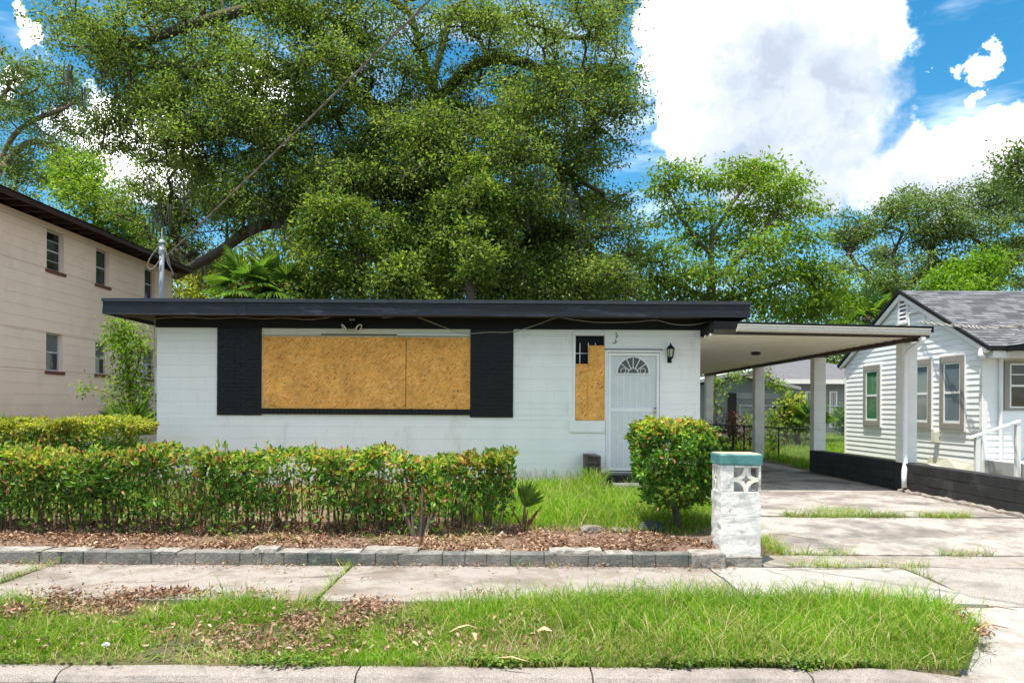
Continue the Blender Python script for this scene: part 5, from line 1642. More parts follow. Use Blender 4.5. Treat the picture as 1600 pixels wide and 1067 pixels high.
# left trees
d = 42
make_tree('airy_oak', 'airy oak with pale branches above the peach building roof', 'oaks at the picture edges', (P(-30, 600, d).x, d, 0),
          [[P(-40, 640, d), P(-35, 450, d), P(-30, 330, d)], [P(-32, 350, d), P(10, 230, d), P(50, 190, d), P(100, 170, d)], [P(-20, 290, d), P(40, 225, d), P(90, 230, d)], [P(-30, 300, d), P(-10, 180, d), P(20, 130, d)]],
          [lob(x_, y_, d + random.uniform(-1.5, 1.5), rx, ry, None, de) for (x_, y_, rx, ry, de) in [(25, 105, 44, 26, 1), (75, 120, 36, 26, .9), (110, 150, 30, 30, .8), (20, 150, 40, 28, .8), (70, 165, 36, 24, .7), (120, 195, 26, 26, .8), (30, 195, 40, 22, .5), (90, 215, 36, 26, .7), (130, 240, 26, 24, .8), (20, 245, 44, 26, .9), (75, 260, 44, 28, 1), (120, 280, 36, 28, 1), (30, 285, 40, 24, 1), (0, 120, 40, 60, 1), (-30, 200, 40, 70, .8)]],
          clumps=36, per=40, ll=(.13, .22), leaf='oak_leaf_far', bark='bark_pale', tip=.014, sig=(.32, .32, .18), pad=(6, .8, .14))
small_tree('leafy_tree', 'bright green leafy tree just above the peach roof', None, 150, 34, 255,
           [(105, 270, 24, 22), (135, 270, 30, 26), (120, 305, 36, 28), (165, 310, 36, 30), (190, 345, 34, 30), (215, 370, 30, 30), (150, 345, 36, 30), (240, 400, 34, 30), (190, 390, 36, 30)],
           clumps=30, per=40, ll=(.13, .22), leaf='bright_leaf', tip=.010)
small_tree('sunny_tree', 'yellow-green tree glowing behind the service mast', None, 310, 44, 400,
           [(280, 420, 30, 26), (320, 430, 34, 26), (360, 420, 34, 26), (300, 455, 40, 24), (350, 460, 44, 22), (400, 440, 40, 30), (450, 450, 40, 24)], clumps=26, per=40, ll=(.18, .30), leaf='yellow_leaf', tip=.012)

# right trees
d = 29
make_tree('pecan_tree', 'tall airy light green tree with drooping sprays behind the carport', None, (P(1112, 600, d).x, d, 0),
          [[P(1112, 660, d), P(1113, 520, d), P(1111, 420, d), P(1112, 350, d), P(1105, 300, d)], [P(1112, 440, d), P(1170, 390, d), P(1215, 330, d)], [P(1112, 400, d), P(1070, 350, d), P(1045, 300, d)], [P(1112, 370, d), P(1150, 310, d), P(1180, 275, d)], [P(1113, 480, d), P(1190, 450, d), P(1260, 430, d)], [P(1113, 470, d), P(1050, 440, d), P(1010, 430, d)]],
          [lob(x_, y_, d + random.uniform(-1.2, 1.2), rx, ry, None, de) for (x_, y_, rx, ry, de) in [
              (1050, 268, 26, 16, .6), (1035, 295, 24, 18, .6), (1090, 275, 24, 14, .4), (1155, 262, 26, 16, .7), (1195, 262, 26, 14, .7), (1235, 285, 24, 16, .6), (1120, 290, 24, 16, .5), (1175, 290, 30, 18, .7), (1215, 310, 30, 18, .7), (1255, 325, 22, 16, .5), (1060, 330, 28, 20, .6), (1020, 350, 20, 18, .3), (1110, 335, 28, 22, .6), (1160, 335, 32, 22, .8), (1215, 345, 32, 22, .8), (1090, 375, 32, 22, .8), (1145, 380, 34, 24, .9), (1200, 385, 36, 24, 1), (1250, 375, 30, 22, .7), (1040, 395, 30, 22, .7), (1000, 400, 22, 22, .4), (1030, 440, 34, 24, .9), (1085, 425, 36, 26, 1), (1150, 430, 38, 26, 1), (1210, 430, 40, 26, 1), (1260, 420, 34, 24, .9), (1295, 440, 30, 24, .8), (1060, 465, 40, 22, 1.1), (1130, 468, 44, 22, 1.1), (1200, 470, 44, 22, 1.1), (1265, 470, 44, 24, 1.1), (1230, 495, 50, 20, 1), (1140, 510, 60, 20, 1), (1300, 485, 34, 22, .9)]],
          clumps=34, per=30, ll=(.13, .23), lw=.42, leaf='bright_leaf', bark='bark_pale', tip=.008, sig=(.34, .34, .15), droop=.7, shell=.5, rmax=.17)
d = 52
small_oaks = [('broad grey-green oak above the gable of the white house', 1400, [(1330, 345, 36, 30), (1375, 330, 40, 30), (1425, 322, 40, 28), (1345, 385, 44, 34), (1400, 375, 50, 34), (1450, 365, 44, 34), (1330, 425, 44, 32), (1385, 425, 50, 34), (1440, 415, 44, 34), (1320, 460, 44, 28), (1370, 470, 50, 28), (1420, 455, 44, 28)]),
              ('broad grey-green oak rising behind the grey shingle ridge', 1530, [(1470, 325, 40, 28), (1520, 312, 36, 28), (1565, 308, 36, 30), (1600, 320, 40, 30), (1490, 370, 44, 34), (1545, 365, 44, 34), (1600, 370, 44, 36), (1490, 415, 44, 32), (1545, 410, 44, 34), (1600, 420, 44, 36), (1480, 455, 44, 26), (1560, 455, 60, 26), (1650, 350, 44, 60)])]
for lab, pxx, lb in small_oaks:
    b = P(pxx, 600, d)
    make_tree('far_oak', lab, 'oaks behind the sided house', (b.x, d, 0),
              [[(b.x, d, -.1), (b.x, d, 3), P(pxx, 460, d), P(pxx - 5, 400, d)], [P(pxx, 470, d), P(pxx - 50, 430, d), P(pxx - 70, 400, d)], [P(pxx, 460, d), P(pxx + 45, 420, d), P(pxx + 60, 370, d)]],
              [lob(l[0], l[1], d + random.uniform(-2.5, 2.5), l[2], l[3]) for l in lb], clumps=48, per=38, ll=(.16, .27), leaf='oak_leaf_far', tip=.016, sig=(.36, .36, .22), pad=(6, 1.0, .16))
small_tree('lime_tree', 'vivid lime green tree over the grey shingle roof', None, 1520, 38, 405,
           [(1500, 425, 26, 16), (1540, 412, 22, 16), (1475, 440, 20, 12), (1530, 438, 34, 16), (1500, 452, 36, 14)], clumps=26, per=34, ll=(.16, .26), leaf='lime_leaf', tip=.010)
d = 33
make_tree('edge_tree', 'leafy branch tips entering at right edge of the sky', None, (P(1720, 600, d).x, d, 0),
          [[P(1720, 660, d), P(1715, 450, d), P(1700, 300, d)], [P(1705, 330, d), P(1650, 280, d), P(1590, 255, d)]],
          [lob(1575, 262, d, 20, 16, None, .7), lob(1592, 240, d, 18, 16, None, .6), lob(1612, 275, d, 34, 30), lob(1660, 250, d, 50, 50), lob(1600, 300, d, 26, 18, None, .6), lob(1650, 320, d, 40, 40)],
          clumps=24, per=36, ll=(.13, .22), leaf='oak_leaf_far', tip=.010)
# darker trees closing the view behind the grey house and under the carport
for (lab, pxx, dd, lb) in [('dark tree behind the garage of the grey house', 1110, 47, [(1060, 540, 50, 40), (1110, 550, 50, 36), (1160, 545, 50, 36), (1090, 500, 60, 30), (1100, 590, 60, 30)]),
                           ('dark tree behind the ridge of the grey house', 1270, 56, [(1230, 540, 50, 36), (1290, 530, 54, 36), (1340, 520, 50, 40), (1260, 570, 60, 26), (1330, 570, 50, 26)])]:
    small_tree('dark_tree', lab, 'trees behind the grey house', pxx, dd, 500, lb, clumps=36, per=40, ll=(.18, .3), leaf='oak_leaf', tip=.014, sig=(.5, .5, .36))
for (lab, pxx, lb) in [('shadowy tree behind the oak trunk at left', 470, [(400, 400, 60, 44), (460, 380, 60, 50), (520, 400, 60, 50), (430, 450, 70, 34), (540, 450, 70, 34)]),
                       ('shadowy tree straight behind the oak trunk', 680, [(620, 380, 70, 50), (700, 370, 70, 50), (760, 400, 60, 50), (640, 440, 70, 40), (730, 445, 70, 36)]),
                       ('shadowy tree behind the oak at right', 880, [(840, 400, 60, 50), (900, 400, 50, 50), (860, 450, 70, 36), (930, 450, 50, 34)])]:
    small_tree('background_tree', lab, 'trees behind the oak', pxx, 48, 360, lb, clumps=36, per=36, ll=(.22, .36), leaf='oak_leaf', tip=.014, sig=(.55, .55, .4))

# branch hanging under the carport roof line
d = 27
make_tree('leaning_sapling', 'leafy sapling hanging between the rear carport columns', None, (P(1108, 690, d).x, d, 0),
          [[(P(1100, 690, d).x, d, 0), P(1108, 640, d), P(1122, 600, d), P(1150, 588, d)], [P(1122, 600, d), P(1180, 585, d), P(1220, 600, d)]],
          [lob(x_, y_, d, rx, ry, .5, de) for (x_, y_, rx, ry, de) in [(1122, 602, 8, 12, 1), (1117, 628, 6, 10, .6), (1150, 587, 14, 5, .7), (1190, 585, 16, 6, .8), (1210, 596, 9, 7, .6), (1222, 606, 6, 6, .5)]],
          clumps=10, per=18, ll=(.08, .15), leaf='bright_leaf', tip=.007, sig=(.11, .11, .11), droop=.6)


# ---- fan palms
def fan_frond(root, c, direction, r, m='palm_leaf', spread=105, n=26, width=.05, droop=.25, pet=None, sidev=None):
    c = np.array(c); ax = np.array(direction) / np.linalg.norm(direction)
    side = np.cross(ax, np.array([0, 0, 1.0])); 
    if np.linalg.norm(side) < .2: side = np.array([1.0, 0, 0])
    if sidev is not None: side = np.array(sidev) - ax * np.dot(ax, sidev)
    side /= np.linalg.norm(side); nr = np.cross(side, ax)
    an = np.radians(np.linspace(-spread, spread, n)) + rng.normal(size=n) * .02
    dirs = ax[None] * np.cos(an)[:, None] + side[None] * np.sin(an)[:, None]
    dirs = unit(dirs + nr[None] * (.16 * np.cos(an * 1.2))[:, None] + np.array([[0, 0, -droop]]) * (.3 + .5 * np.abs(np.sin(an)))[:, None])
    ln = r * (1 - .30 * np.abs(an / np.radians(max(spread, 60))) ** 2) * rng.uniform(.9, 1.05, n)
    o_ = leaves('frond', np.repeat(c[None], n, 0), dirs, np.repeat(nr[None], n, 0) + rng.normal(size=(n, 3)) * .1, ln, width, m, root, rich=True, fold=.5)
    if pet is not None:
        q = MB(); q.tube(spline([pet, (Vector(pet) + Vector(c)) / 2 + Vector((0, 0, .05)), c], 4), [.018] * 8 + [.012], 5) if False else q.tube([pet, (Vector(pet) + Vector(c)) / 2 + Vector((0, 0, .06)), Vector(c)], [.02, .016, .012], 5)
        q.build('petiole', 'stem', o_)
    return o_


def fan_palm(label, top, trunk_r, r, nfr, seed, dead=3, mat_='palm_leaf', elev=(-.5, 1.2), pet=.7):
    random.seed(seed)
    root = thing('fan_palm', (top.x, top.y, 0), label, 'palm')
    q = MB(); q.tube([(top.x, top.y, -.1), (top.x + .04, top.y, top.z * .5), (top.x, top.y, top.z)], [trunk_r * 1.15, trunk_r, trunk_r * 1.1], 10); q.build('trunk', 'bark', root)
    for k in range(nfr):
        a = 2 * math.pi * (k * .382 + random.uniform(-.03, .03)); e = elev[0] + (elev[1] - elev[0]) * (k + .5) / nfr
        d_ = Vector((math.cos(a) * math.cos(e), math.sin(a) * math.cos(e), math.sin(e)))
        c = top + d_ * pet * random.uniform(.75, 1.1)
        dd = (d_ + Vector((0, 0, -.15))).normalized()
        fan_frond(root, c, dd, r * random.uniform(.85, 1.1), mat_, 112, 30, .040 * r / .8, .25, top)
    for k in range(dead):
        a = random.uniform(0, 6.28); d_ = Vector((math.cos(a) * .45, math.sin(a) * .45, -.85))
        fan_frond(root, top + d_ * pet * .8, d_, r * .8, 'dead_leaf', 80, 18, .05, .5, top)
    return root


fan_palm('fan palm rising behind the black fascia, nearer the service mast', P(385, 448, 22.6), .14, .80, 18, 3, 2, pet=.55)
fan_palm('darker fan palm behind the black fascia, nearer the understory tree', P(440, 452, 22.9), .14, .80, 16, 5, 2, pet=.55)
fan_palm('fan palm with brown skirt behind the white gable', P(1352, 500, 31), .18, 1.0, 16, 9, 7)
fan_palm('low fan palm beside the cut palm trunks in the back yard', P(1268, 660, 26), .06, .6, 8, 12, 0, elev=(.2, 1.3), pet=.35)

# cut palm trunks and dead shrub in the back yard
for k, (px, top, lab) in enumerate([(1227, 628, 'cut yucca stem wrapped in vine beside the chain-link fence'), (1246, 626, 'tall yucca stem with yellow-green tuft beside low fan palm')]):
    dd = 26.5; b = P(px, 700, dd); tp = P(px, top, dd)
    make_tree('yucca', lab, 'yuccas in the back yard', (b.x, dd, 0), [[(b.x, dd, -.05), (b.x, dd, .6), (tp.x, dd, tp.z)]],
              [lob(px, top + 4, dd, 8, 9, .2, .8), lob(px - 4, top + 25, dd, 9, 14, .2, .8), lob(px + (-14 if k == 0 else 4), 665, dd, 12, 20, .3, .9)],
              clumps=9, per=22, ll=(.12, .24), leaf=['vine_leaf', 'bright_leaf'][k], tip=.02, sig=(.12, .12, .14), droop=.2, cat='plant', mi2=('yellow_leaf', .35))
b = P(1145, 700, 23.6)
make_tree('dead_shrub', 'rust brown dead shrub behind the black chain-link fence', None, (b.x, 23.6, 0), [[(b.x, 23.6, 0), P(1146, 680, 23.6), P(1144, 660, 23.6)]],
          [lob(1140, 660, 23.6, 18, 16, .4, 1), lob(1155, 680, 23.6, 16, 16, .4, 1), lob(1130, 685, 23.6, 14, 16, .4, 1)], clumps=14, per=14, ll=(.08, .2), lw=.22, leaf='dead_leaf', tip=.006, sig=(.1, .1, .12), cat='shrub')
b = P(1172, 700, 24.6)
make_tree('weed_shrub', 'leafy weed shrub growing along the black chain-link fence', None, (b.x, 24.6, 0), [[(b.x, 24.6, 0), P(1172, 670, 24.6)]],
          [lob(1172, 672, 24.6, 12, 24, .3, 1), lob(1205, 690, 22.4, 9, 20, .3, .8), lob(1208, 660, 25, 10, 16, .3, .8)], clumps=14, per=22, ll=(.08, .15), leaf='vine_leaf', tip=.006, sig=(.12, .12, .14), cat='shrub')
b = P(1316, 690, 36)
make_tree('clipped_bush', 'round clipped bush before the grey house, beside the siding', None, (b.x, 36, 0), [[(b.x, 36, 0), P(1316, 660, 36)]],
          [lob(1316, 655, 36, 11, 18, .5, 1.6)], clumps=40, per=30, ll=(.1, .18), leaf='hedge_leaf', tip=.008, sig=(.12, .12, .12), cat='bush', shell=.5)

# shrub between the two buildings at left
d = 15.2
make_tree('tall_shrub', 'tall bright green shrub between peach building and white house', None, (P(205, 660, d).x, d, 0),
          [[(P(205, 660, d).x, d, -.1), P(205, 640, d), P(200, 580, d), P(192, 515, d)], [P(203, 610, d), P(215, 570, d), P(222, 545, d)], [P(204, 640, d), P(170, 615, d), P(138, 606, d)]],
          [lob(x_, y_, d, rx, ry, .35, de) for (x_, y_, rx, ry, de) in [(190, 510, 12, 9, .6), (203, 522, 17, 14, .8), (178, 532, 10, 11, .5), (197, 552, 18, 15, .9), (220, 548, 10, 16, .6), (206, 582, 18, 16, .9), (196, 608, 16, 15, .8), (222, 610, 12, 16, .7), (208, 640, 20, 14, .9), (135, 606, 7, 6, .25), (178, 630, 9, 10, .4)]],
          clumps=22, per=22, ll=(.055, .10), lw=.5, leaf='bright_leaf', bark='stem', tip=.004, sig=(.11, .11, .09), droop=.2, step=.35, cat='shrub', mi2=('lime_leaf', .4))
pt = P(200, 660, 14.6)
random.seed(21)
root = thing('palmetto', (pt.x, 14.6, 0), 'spiky palmetto at foot of the tall shrub', 'plant')
for k in range(6):
    a = -2.6 + k * .75; c = Vector((pt.x + math.cos(a) * .25, 14.6 + math.sin(a) * .1, .75 + .12 * (k % 3)))
    fan_frond(root, c, Vector((math.cos(a) * .9, math.sin(a) * .3 - .2, .75)), .58, 'palm_leaf', 75, 17, .035, .1, (pt.x, 14.6, .05))


# ---- hedges
def hedge(name, label, x0, x1, y0, y1, z0, z1, n, tipfrac, brown, root_y, seed, stems=60, leaf=(.045, .075), round_=0.0, group='clipped hedges', cat='hedge', sparse=.42, shape=None, open_=(.12, .55), leafmats=('hedge_leaf', 'hedge_tip', 'hedge_brown')):
    root = thing(name, ((x0 + x1) / 2, (y0 + y1) / 2, 0), label, cat, group)
    x = rng.uniform(x0, x1, n)
    # pick a face: front, top, back, inside
    f = rng.uniform(0, 1, n)
    t = rng.uniform(0, 1, n)
    bump = .07 * (vnoise(x * 2.1, f * 0 + seed, 1, seed) - .5) * 2
    zt = z1 + .06 * (vnoise(x, x * 0 + 3.3, 2.2, seed + 1) - .5) * 2 + .06 * (vnoise(x, x * 0 + 1.3, 9, seed + 5) - .5) * 2
    depth = np.abs(rng.normal(size=n)) * .075
    y = np.where(f < .50, y0 + depth, np.where(f < .86, y0 + (y1 - y0) * t, y0 + (y1 - y0) * rng.uniform(.1, .9, n)))
    z = np.where(f < .50, z0 + (zt - z0) * (1 - (1 - t) ** .85) + 0, np.where(f < .86, zt - np.abs(rng.normal(size=n)) * .06, z0 + (zt - z0) * t))
    z = np.minimum(z, zt + rng.exponential(.018, n))
    y = y + .22 * (vnoise(x, z, 3.4, seed + 2) - .5) + .09 * (vnoise(x, z, 11.0, seed + 7) - .5)
    ends = np.minimum(x - x0, x1 - x)
    y = np.where(ends < .25, y0 + (y - y0) * 1 + (.25 - ends) * .5 * (f < .5), y)
    # thin the leaves near the ground so that stems show
    h = (z - z0) / (z1 - z0)
    keep = rng.uniform(0, 1, n) < np.clip(((h - .08) + .45 * (vnoise(x, z * .6, 3.1, seed + 3) - .38)) / sparse, open_[0], 1)
    keep &= rng.uniform(0, 1, n) < np.clip(open_[1] + 1.3 * (vnoise(x, z * 1.3, 5.0, seed + 4) - .1), 0, 1)
    x, y, z, f, h = x[keep], y[keep], z[keep], f[keep], h[keep]; n = len(x)
    c = np.stack([x, y, z], 1)
    front = np.where((f < .5)[:, None], np.array([[0, -1.0, .35]]), np.array([[0, -.2, 1.0]]))
    ax = unit(rng.normal(size=(n, 3)) * .75 + np.array([0, 0, .25]) + front * .35)
    nr = unit(front + rng.normal(size=(n, 3)) * .55)
    ln = rng.uniform(leaf[0], leaf[1], n)
    pt_ = tipfrac * np.clip((h - .55) / .4, .04, 1)
    pb = brown * (.15 + 2.2 * np.clip(vnoise(x, z, 2.4, seed + 6) - .52, 0, 1) * 2)
    u = rng.uniform(0, 1, n)
    mi = np.where(u < pb, 2, np.where(u < pb + pt_, 1, 0))
    leaves('foliage', c, ax, nr, ln, ln * .5, list(leafmats), root, mi, rich=True)
    # stems
    q = MB()
    for k in range(stems):
        xs = random.uniform(x0 + .05, x1 - .05); ys = random.uniform(y0 + .12, y1 - .1)
        r = random.uniform(.005, .013); hh = (z1 - .12)
        p_ = [Vector((xs, ys, -.03)), Vector((xs + random.gauss(0, .03), ys + random.gauss(0, .03), hh * .45)), Vector((xs + random.gauss(0, .08), ys + random.gauss(0, .05), hh * random.uniform(.75, 1)))]
        q.tube(p_, [r, r * .8, r * .45], 5, False)
        for s_ in range(2):
            b0 = p_[0].lerp(p_[1], random.uniform(.3, .9)); q.tube([b0, b0 + Vector((random.gauss(0, .13), random.gauss(0, .08), random.uniform(.15, .4)))], [r * .5, r * .3], 4, False)
    o_ = q.build('stems', 'stem', root); o_['kind'] = 'stuff'
    # long shoots above the clipped top
    m = max(6, int((x1 - x0) * 7)); xs = rng.uniform(x0, x1, m); zz = rng.uniform(.02, .13, m)
    k5 = 7; cc = []; 
    for i_ in range(m):
        for j_ in range(k5):
            cc.append((xs[i_] + rng.normal() * .02, rng.uniform(y0 + .05, y1 - .1) if j_ == 0 else cc[-1][1] + rng.normal() * .01, z1 - .02 + zz[i_] * j_ / k5))
    cc = np.array(cc)
    leaves('shoots', cc, unit(rng.normal(size=cc.shape) * .6 + np.array([0, 0, .8])), rand_dirs(len(cc), .3), rng.uniform(leaf[0], leaf[1], len(cc)), .028, list(leafmats), root, (rng.uniform(0, 1, len(cc)) < .75).astype(int), rich=True)['kind'] = 'stuff'
    return root


hedge('hedge', 'long clipped hedge with bare stems along the sidewalk bed', -6.6, P(803, 780, 7.7).x, 7.60, 8.45, .04, .82, 64000, .50, .22, 7.7, 31, stems=260, sparse=.78, open_=(.05, .14), leaf=(.03, .08))
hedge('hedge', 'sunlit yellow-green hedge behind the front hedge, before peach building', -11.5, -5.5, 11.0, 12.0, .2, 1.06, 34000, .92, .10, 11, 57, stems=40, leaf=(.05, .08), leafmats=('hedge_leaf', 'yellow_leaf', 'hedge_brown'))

# round bush by the pillar
bc = P(1053, 745, 8.15)
root = thing('round_bush', (bc.x, 8.15, 0), 'rounded clipped bush on a short trunk beside the pillar', 'bush', None)
n = 15500
dd = rand_dirs(n); pw = np.abs(dd) ** .62 * np.sign(dd); pw = unit(dd) * 0 + pw / np.max(np.abs(pw), axis=1, keepdims=True) * .55 + dd * .5
rr = 1 - np.abs(rng.normal(size=n)) * .13
bmp = 1 + .20 * (vnoise(dd[:, 0] * 3 + 5, dd[:, 2] * 3 + dd[:, 1] * 2, 1.3, 71) - .5) * 2
c = np.stack([pw[:, 0] * .405, pw[:, 1] * .40, pw[:, 2] * .42], 1) * (rr * bmp)[:, None]
low = c[:, 2] < -.12
c[:, 0] *= np.where(low, 1 - (-.12 - c[:, 2]) * .55, 1.0); c[:, 0] += np.where(low, .02, 0)
keep = (rng.uniform(0, 1, n) < np.clip(1.15 + c[:, 2] * 2.3, .10, 1)) & (rng.uniform(0, 1, n) < .05 + 1.5 * vnoise(c[:, 0] * 7 + 9, c[:, 2] * 7 + c[:, 1] * 4, 1, 73))
c = c[keep]; dd = dd[keep]; n = len(c)
h = c[:, 2]
c = c + np.array([[bc.x, 8.15, .70]])
u = rng.uniform(0, 1, n); pt_ = .75 * np.clip((h - .22) / .25, .03, 1); pb = .05 + .25 * np.clip(vnoise(c[:, 0], c[:, 2], 6, 77) - .6, 0, 1)
mi = np.where(u < pb, 2, np.where(u < pb + pt_, 1, 0))
ln = rng.uniform(.045, .075, n)
leaves('foliage', c, unit(dd * .5 + rng.normal(size=(n, 3)) * .7 + np.array([0, 0, .2])), unit(dd + rng.normal(size=(n, 3)) * .5), ln, ln * .52, ['hedge_leaf', 'hedge_tip', 'hedge_brown'], root, mi, rich=True)
A_ = [Vector((bc.x + .06, 8.15, -.05)), Vector((bc.x + .03, 8.14, .15)), Vector((bc.x - .0, 8.15, .34)), Vector((bc.x - .03, 8.15, .6))]
q = MB(); q.tube(spline(A_, 4), [.062, .052, .046, .042, .040, .038, .036, .034, .032, .028, .022, .016, .012], 9); tk = q.build('trunk', 'bark', root, smooth=True)
for k in range(14):
    a = random.uniform(0, 6.28); z_ = random.uniform(.25, .6)
    q = MB(); q.tube([(bc.x, 8.15, z_), (bc.x + math.cos(a) * .18, 8.15 + math.sin(a) * .18, z_ + .14), (bc.x + math.cos(a) * .29, 8.15 + math.sin(a) * .28, z_ + .26)], [.016, .010, .005], 5); q.build('branch', 'stem', tk)

# ---- young fan palm frond, palm stump and rocks in the bed
pf = P(820, 792, 8.0)
root = thing('palm_seedling', (pf.x, 8.0, 0), 'single pleated green palm leaf at right end of the hedge', 'plant')
fan_frond(root, (pf.x, 8.0, pf.z), Vector((.35, -.10, .85)), .30, 'palm_leaf', 46, 17, .034, -.05, (pf.x - .01, 8.02, .0), sidev=(1.0, -.35, 0))
for k in range(6):
    a = random.uniform(-1.2, 4.3); q = MB(); b0 = Vector((pf.x, 8.0, 0)); q.tube([b0, b0 + Vector((math.cos(a) * .08, -.03, .14)), b0 + Vector((math.cos(a) * .17, -.05, random.uniform(.14, .3)))], [.014, .010, .004], 5); q.build('dry_stalk', 'dead_leaf', root)
ps = P(655, 835, 7.64)
root = thing('palm_stump', (ps.x, 7.64, 0), 'dry split palm stump with pale stalks under the hedge', 'stump')
for k in range(11):
    s_ = (k - 5) / 5; q = MB(); b0 = Vector((ps.x + s_ * .06, 7.62 + random.uniform(-.02, .03), -.01)); L_ = random.uniform(.25, .52)
    tp = b0 + Vector((s_ * .13 + random.gauss(0, .02), random.uniform(-.03, .03), L_))
    q.tube([b0, b0.lerp(tp, .5) + Vector((0, -.01, 0)), tp], [.022, .016, .006], 5); q.build('stalk', 'bark_pale', root)


def rock(label, c, sx, sy, sz, m, seed, name='rock'):
    bm = bmesh.new(); bmesh.ops.create_icosphere(bm, subdivisions=3, radius=1)
    rs = np.random.default_rng(seed); pl_ = unit(rs.normal(size=(9, 3))); ds = rs.uniform(.55, .85, 9)
    for v_ in bm.verts:
        p_ = np.array(v_.co)
        for a_, d_ in zip(pl_, ds):
            e_ = p_ @ a_ - d_
            if e_ > 0: p_ = p_ - a_ * e_ * .9
        v_.co = Vector((p_[0] * sx, p_[1] * sy, max(p_[2], -.4) * sz)) + Vector(rs.normal(size=3) * .004)
    me = bpy.data.meshes.new(name); bm.to_mesh(me); bm.free(); me.materials.append(MATS[m])
    o_ = bpy.data.objects.new(name, me); put(o_, None, Vector(c)); tag(o_, label, 'rock', 'rocks in the front bed'); return o_


p_ = P(924, 836, 7.9); rock('rounded pale brown rock on the leaf litter before the lawn', (p_.x, 7.9, .03), .13, .10, .085, 'rock', 4)
p_ = P(968, 832, 8.0); rock('flat half-buried rock between pale rock and dark slate', (p_.x, 8.0, .01), .11, .09, .05, 'rock', 6)
p_ = P(1018, 826, 8.1); rock('dark angular slate leaning beside the bush trunk', (p_.x, 8.1, .04), .15, .10, .085, 'dark_slate', 9)
p_ = P(1100, 852, 7.35); rock('small grey stone near the pillar foot', (p_.x, 7.35, .02), .06, .05, .035, 'rock', 15)

# ---- leaf litter
def litter(name, x, y, zf, label, size=(.022, .055), tilt=.45, m='litter_leaf'):
    n = len(x)
    c = np.stack([x, y, zf(x, y) + rng.uniform(.002, .03, n)], 1)
    ax = rng.normal(size=(n, 3)); ax[:, 2] *= tilt
    nr = unit(np.array([0, 0, 1.0]) + rng.normal(size=(n, 3)) * tilt)
    ln = rng.uniform(size[0], size[1], n)
    o_ = leaves(name, c, ax, nr, ln, ln * rng.uniform(.35, .6, n), m, None, rich=True, fold=.3)
    tag(o_, label, 'leaf litter', None, 'stuff'); return o_


n = 38000
x = rng.uniform(-6.2, 2.3, n); y = 7.02 + rng.uniform(0, 1, n) ** 1.1 * 1.35
k = (rng.uniform(0, 1, n) < .20 + 1.3 * (vnoise(x, y, 3.1, 91) - .25)) & ((x < .2) | (y < 7.02 + 1.0 * vnoise(x, x * 0, 1.5, 92) + .35))
litter('leaf_litter', x[k], y[k], bed_z, 'brown fallen leaves covering the bed along the hedge')
# dead leaf heaps on the verge and sidewalk
hx, hy = [], []
for (px, py, rx, ry, n) in [(255, 926, 60, 10, 520), (185, 943, 26, 16, 340), (20, 955, 16, 8, 160), (100, 935, 50, 14, 160), (475, 975, 30, 18, 420), (575, 952, 34, 16, 450), (545, 975, 24, 10, 200), (765, 918, 50, 6, 280), (400, 920, 40, 12, 120), (640, 990, 40, 18, 180), (60, 1000, 70, 24, 60), (130, 1030, 40, 10, 60), (1140, 975, 14, 8, 60), (820, 960, 40, 14, 60), (1495, 965, 26, 12, 90), (1530, 985, 18, 10, 80), (700, 1000, 300, 30, 200), (300, 980, 300, 50, 300), (90, 950, 90, 14, 300), (380, 1000, 60, 20, 160), (500, 1010, 80, 16, 160)]:
    for _ in range(n):
        q_ = ray(px + random.gauss(0, rx * .55), py + random.gauss(0, ry * .55))
        dd_ = (CAMZ + .10) / -q_[1]
        if 4.3 < dd_ < 5.85 : hx.append(q_[0] * dd_); hy.append(dd_)
hx, hy = np.array(hx), np.array(hy)
HEAP = (hx, hy)
litter('verge_leaves', hx, hy, lambda a, b: verge_z(a, b) + .05, 'heaps of dead brown leaves lying on the verge grass', (.022, .048), .7)
n = 900
x = rng.uniform(-6.6, 2.0, n); y = np.where(rng.uniform(0, 1, n) < .75, 6.83 - rng.exponential(.06, n), rng.uniform(5.7, 6.8, n))
litter('sidewalk_leaves', x, y, lambda a, b: -.110 + 0 * a, 'scattered dead leaves on the sidewalk along the block edging', (.015, .04), .2)

# ---- grass
def heap_near(x, y):
    g = np.zeros((260, 60)); ix = np.clip(((HEAP[0] + 6) / .045).astype(int), 0, 259); iy = np.clip(((HEAP[1] - 4.2) / .03).astype(int), 0, 59)
    np.add.at(g, (ix, iy), 1)
    return g[np.clip(((x + 6) / .045).astype(int), 0, 259), np.clip(((y - 4.2) / .03).astype(int), 0, 59)]


n = 120000
x = rng.uniform(-5.4, 3.1, n); y = rng.uniform(4.275, 5.70, n)
lush = vnoise(x, y, 1.1, 41); patch = vnoise(x, y, 3.5, 42)
right = np.clip((x + 1.0) / 2.0, 0, 1)
dens = np.clip(.12 + .95 * lush + .42 * right - .45 * (patch < .36) * (1 - right), .05, 1)
hn = heap_near(x, y)
k = (rng.uniform(0, 1, n) < dens) & (x < VEND(y) + rng.normal(size=n) * .04) & (rng.uniform(0, 1, n) < 1 / (1 + hn * .9))
k &= y < 5.58 + .10 * (vnoise(x, x * 0, 4, 44) - .3) + rng.normal(size=n) * .02
x, y, lush, patch, right, hn = x[k], y[k], lush[k], patch[k], right[k], hn[k]
n = len(x)
hgt = (.022 + .065 * lush + .062 * right) * rng.lognormal(0, .45, n)
hgt *= np.where(y < 4.45, .65, .88)
base = np.stack([x, y, verge_z(x, y) - .004], 1)
dry = (rng.uniform(0, 1, n) < .10 + 1.3 * np.clip(.56 - lush, 0, 1) * (1 - .75 * right) + .8 * np.clip(.42 - patch, 0, 1) * (1 - .5 * right) + .16 * (hn > 0)).astype(int)
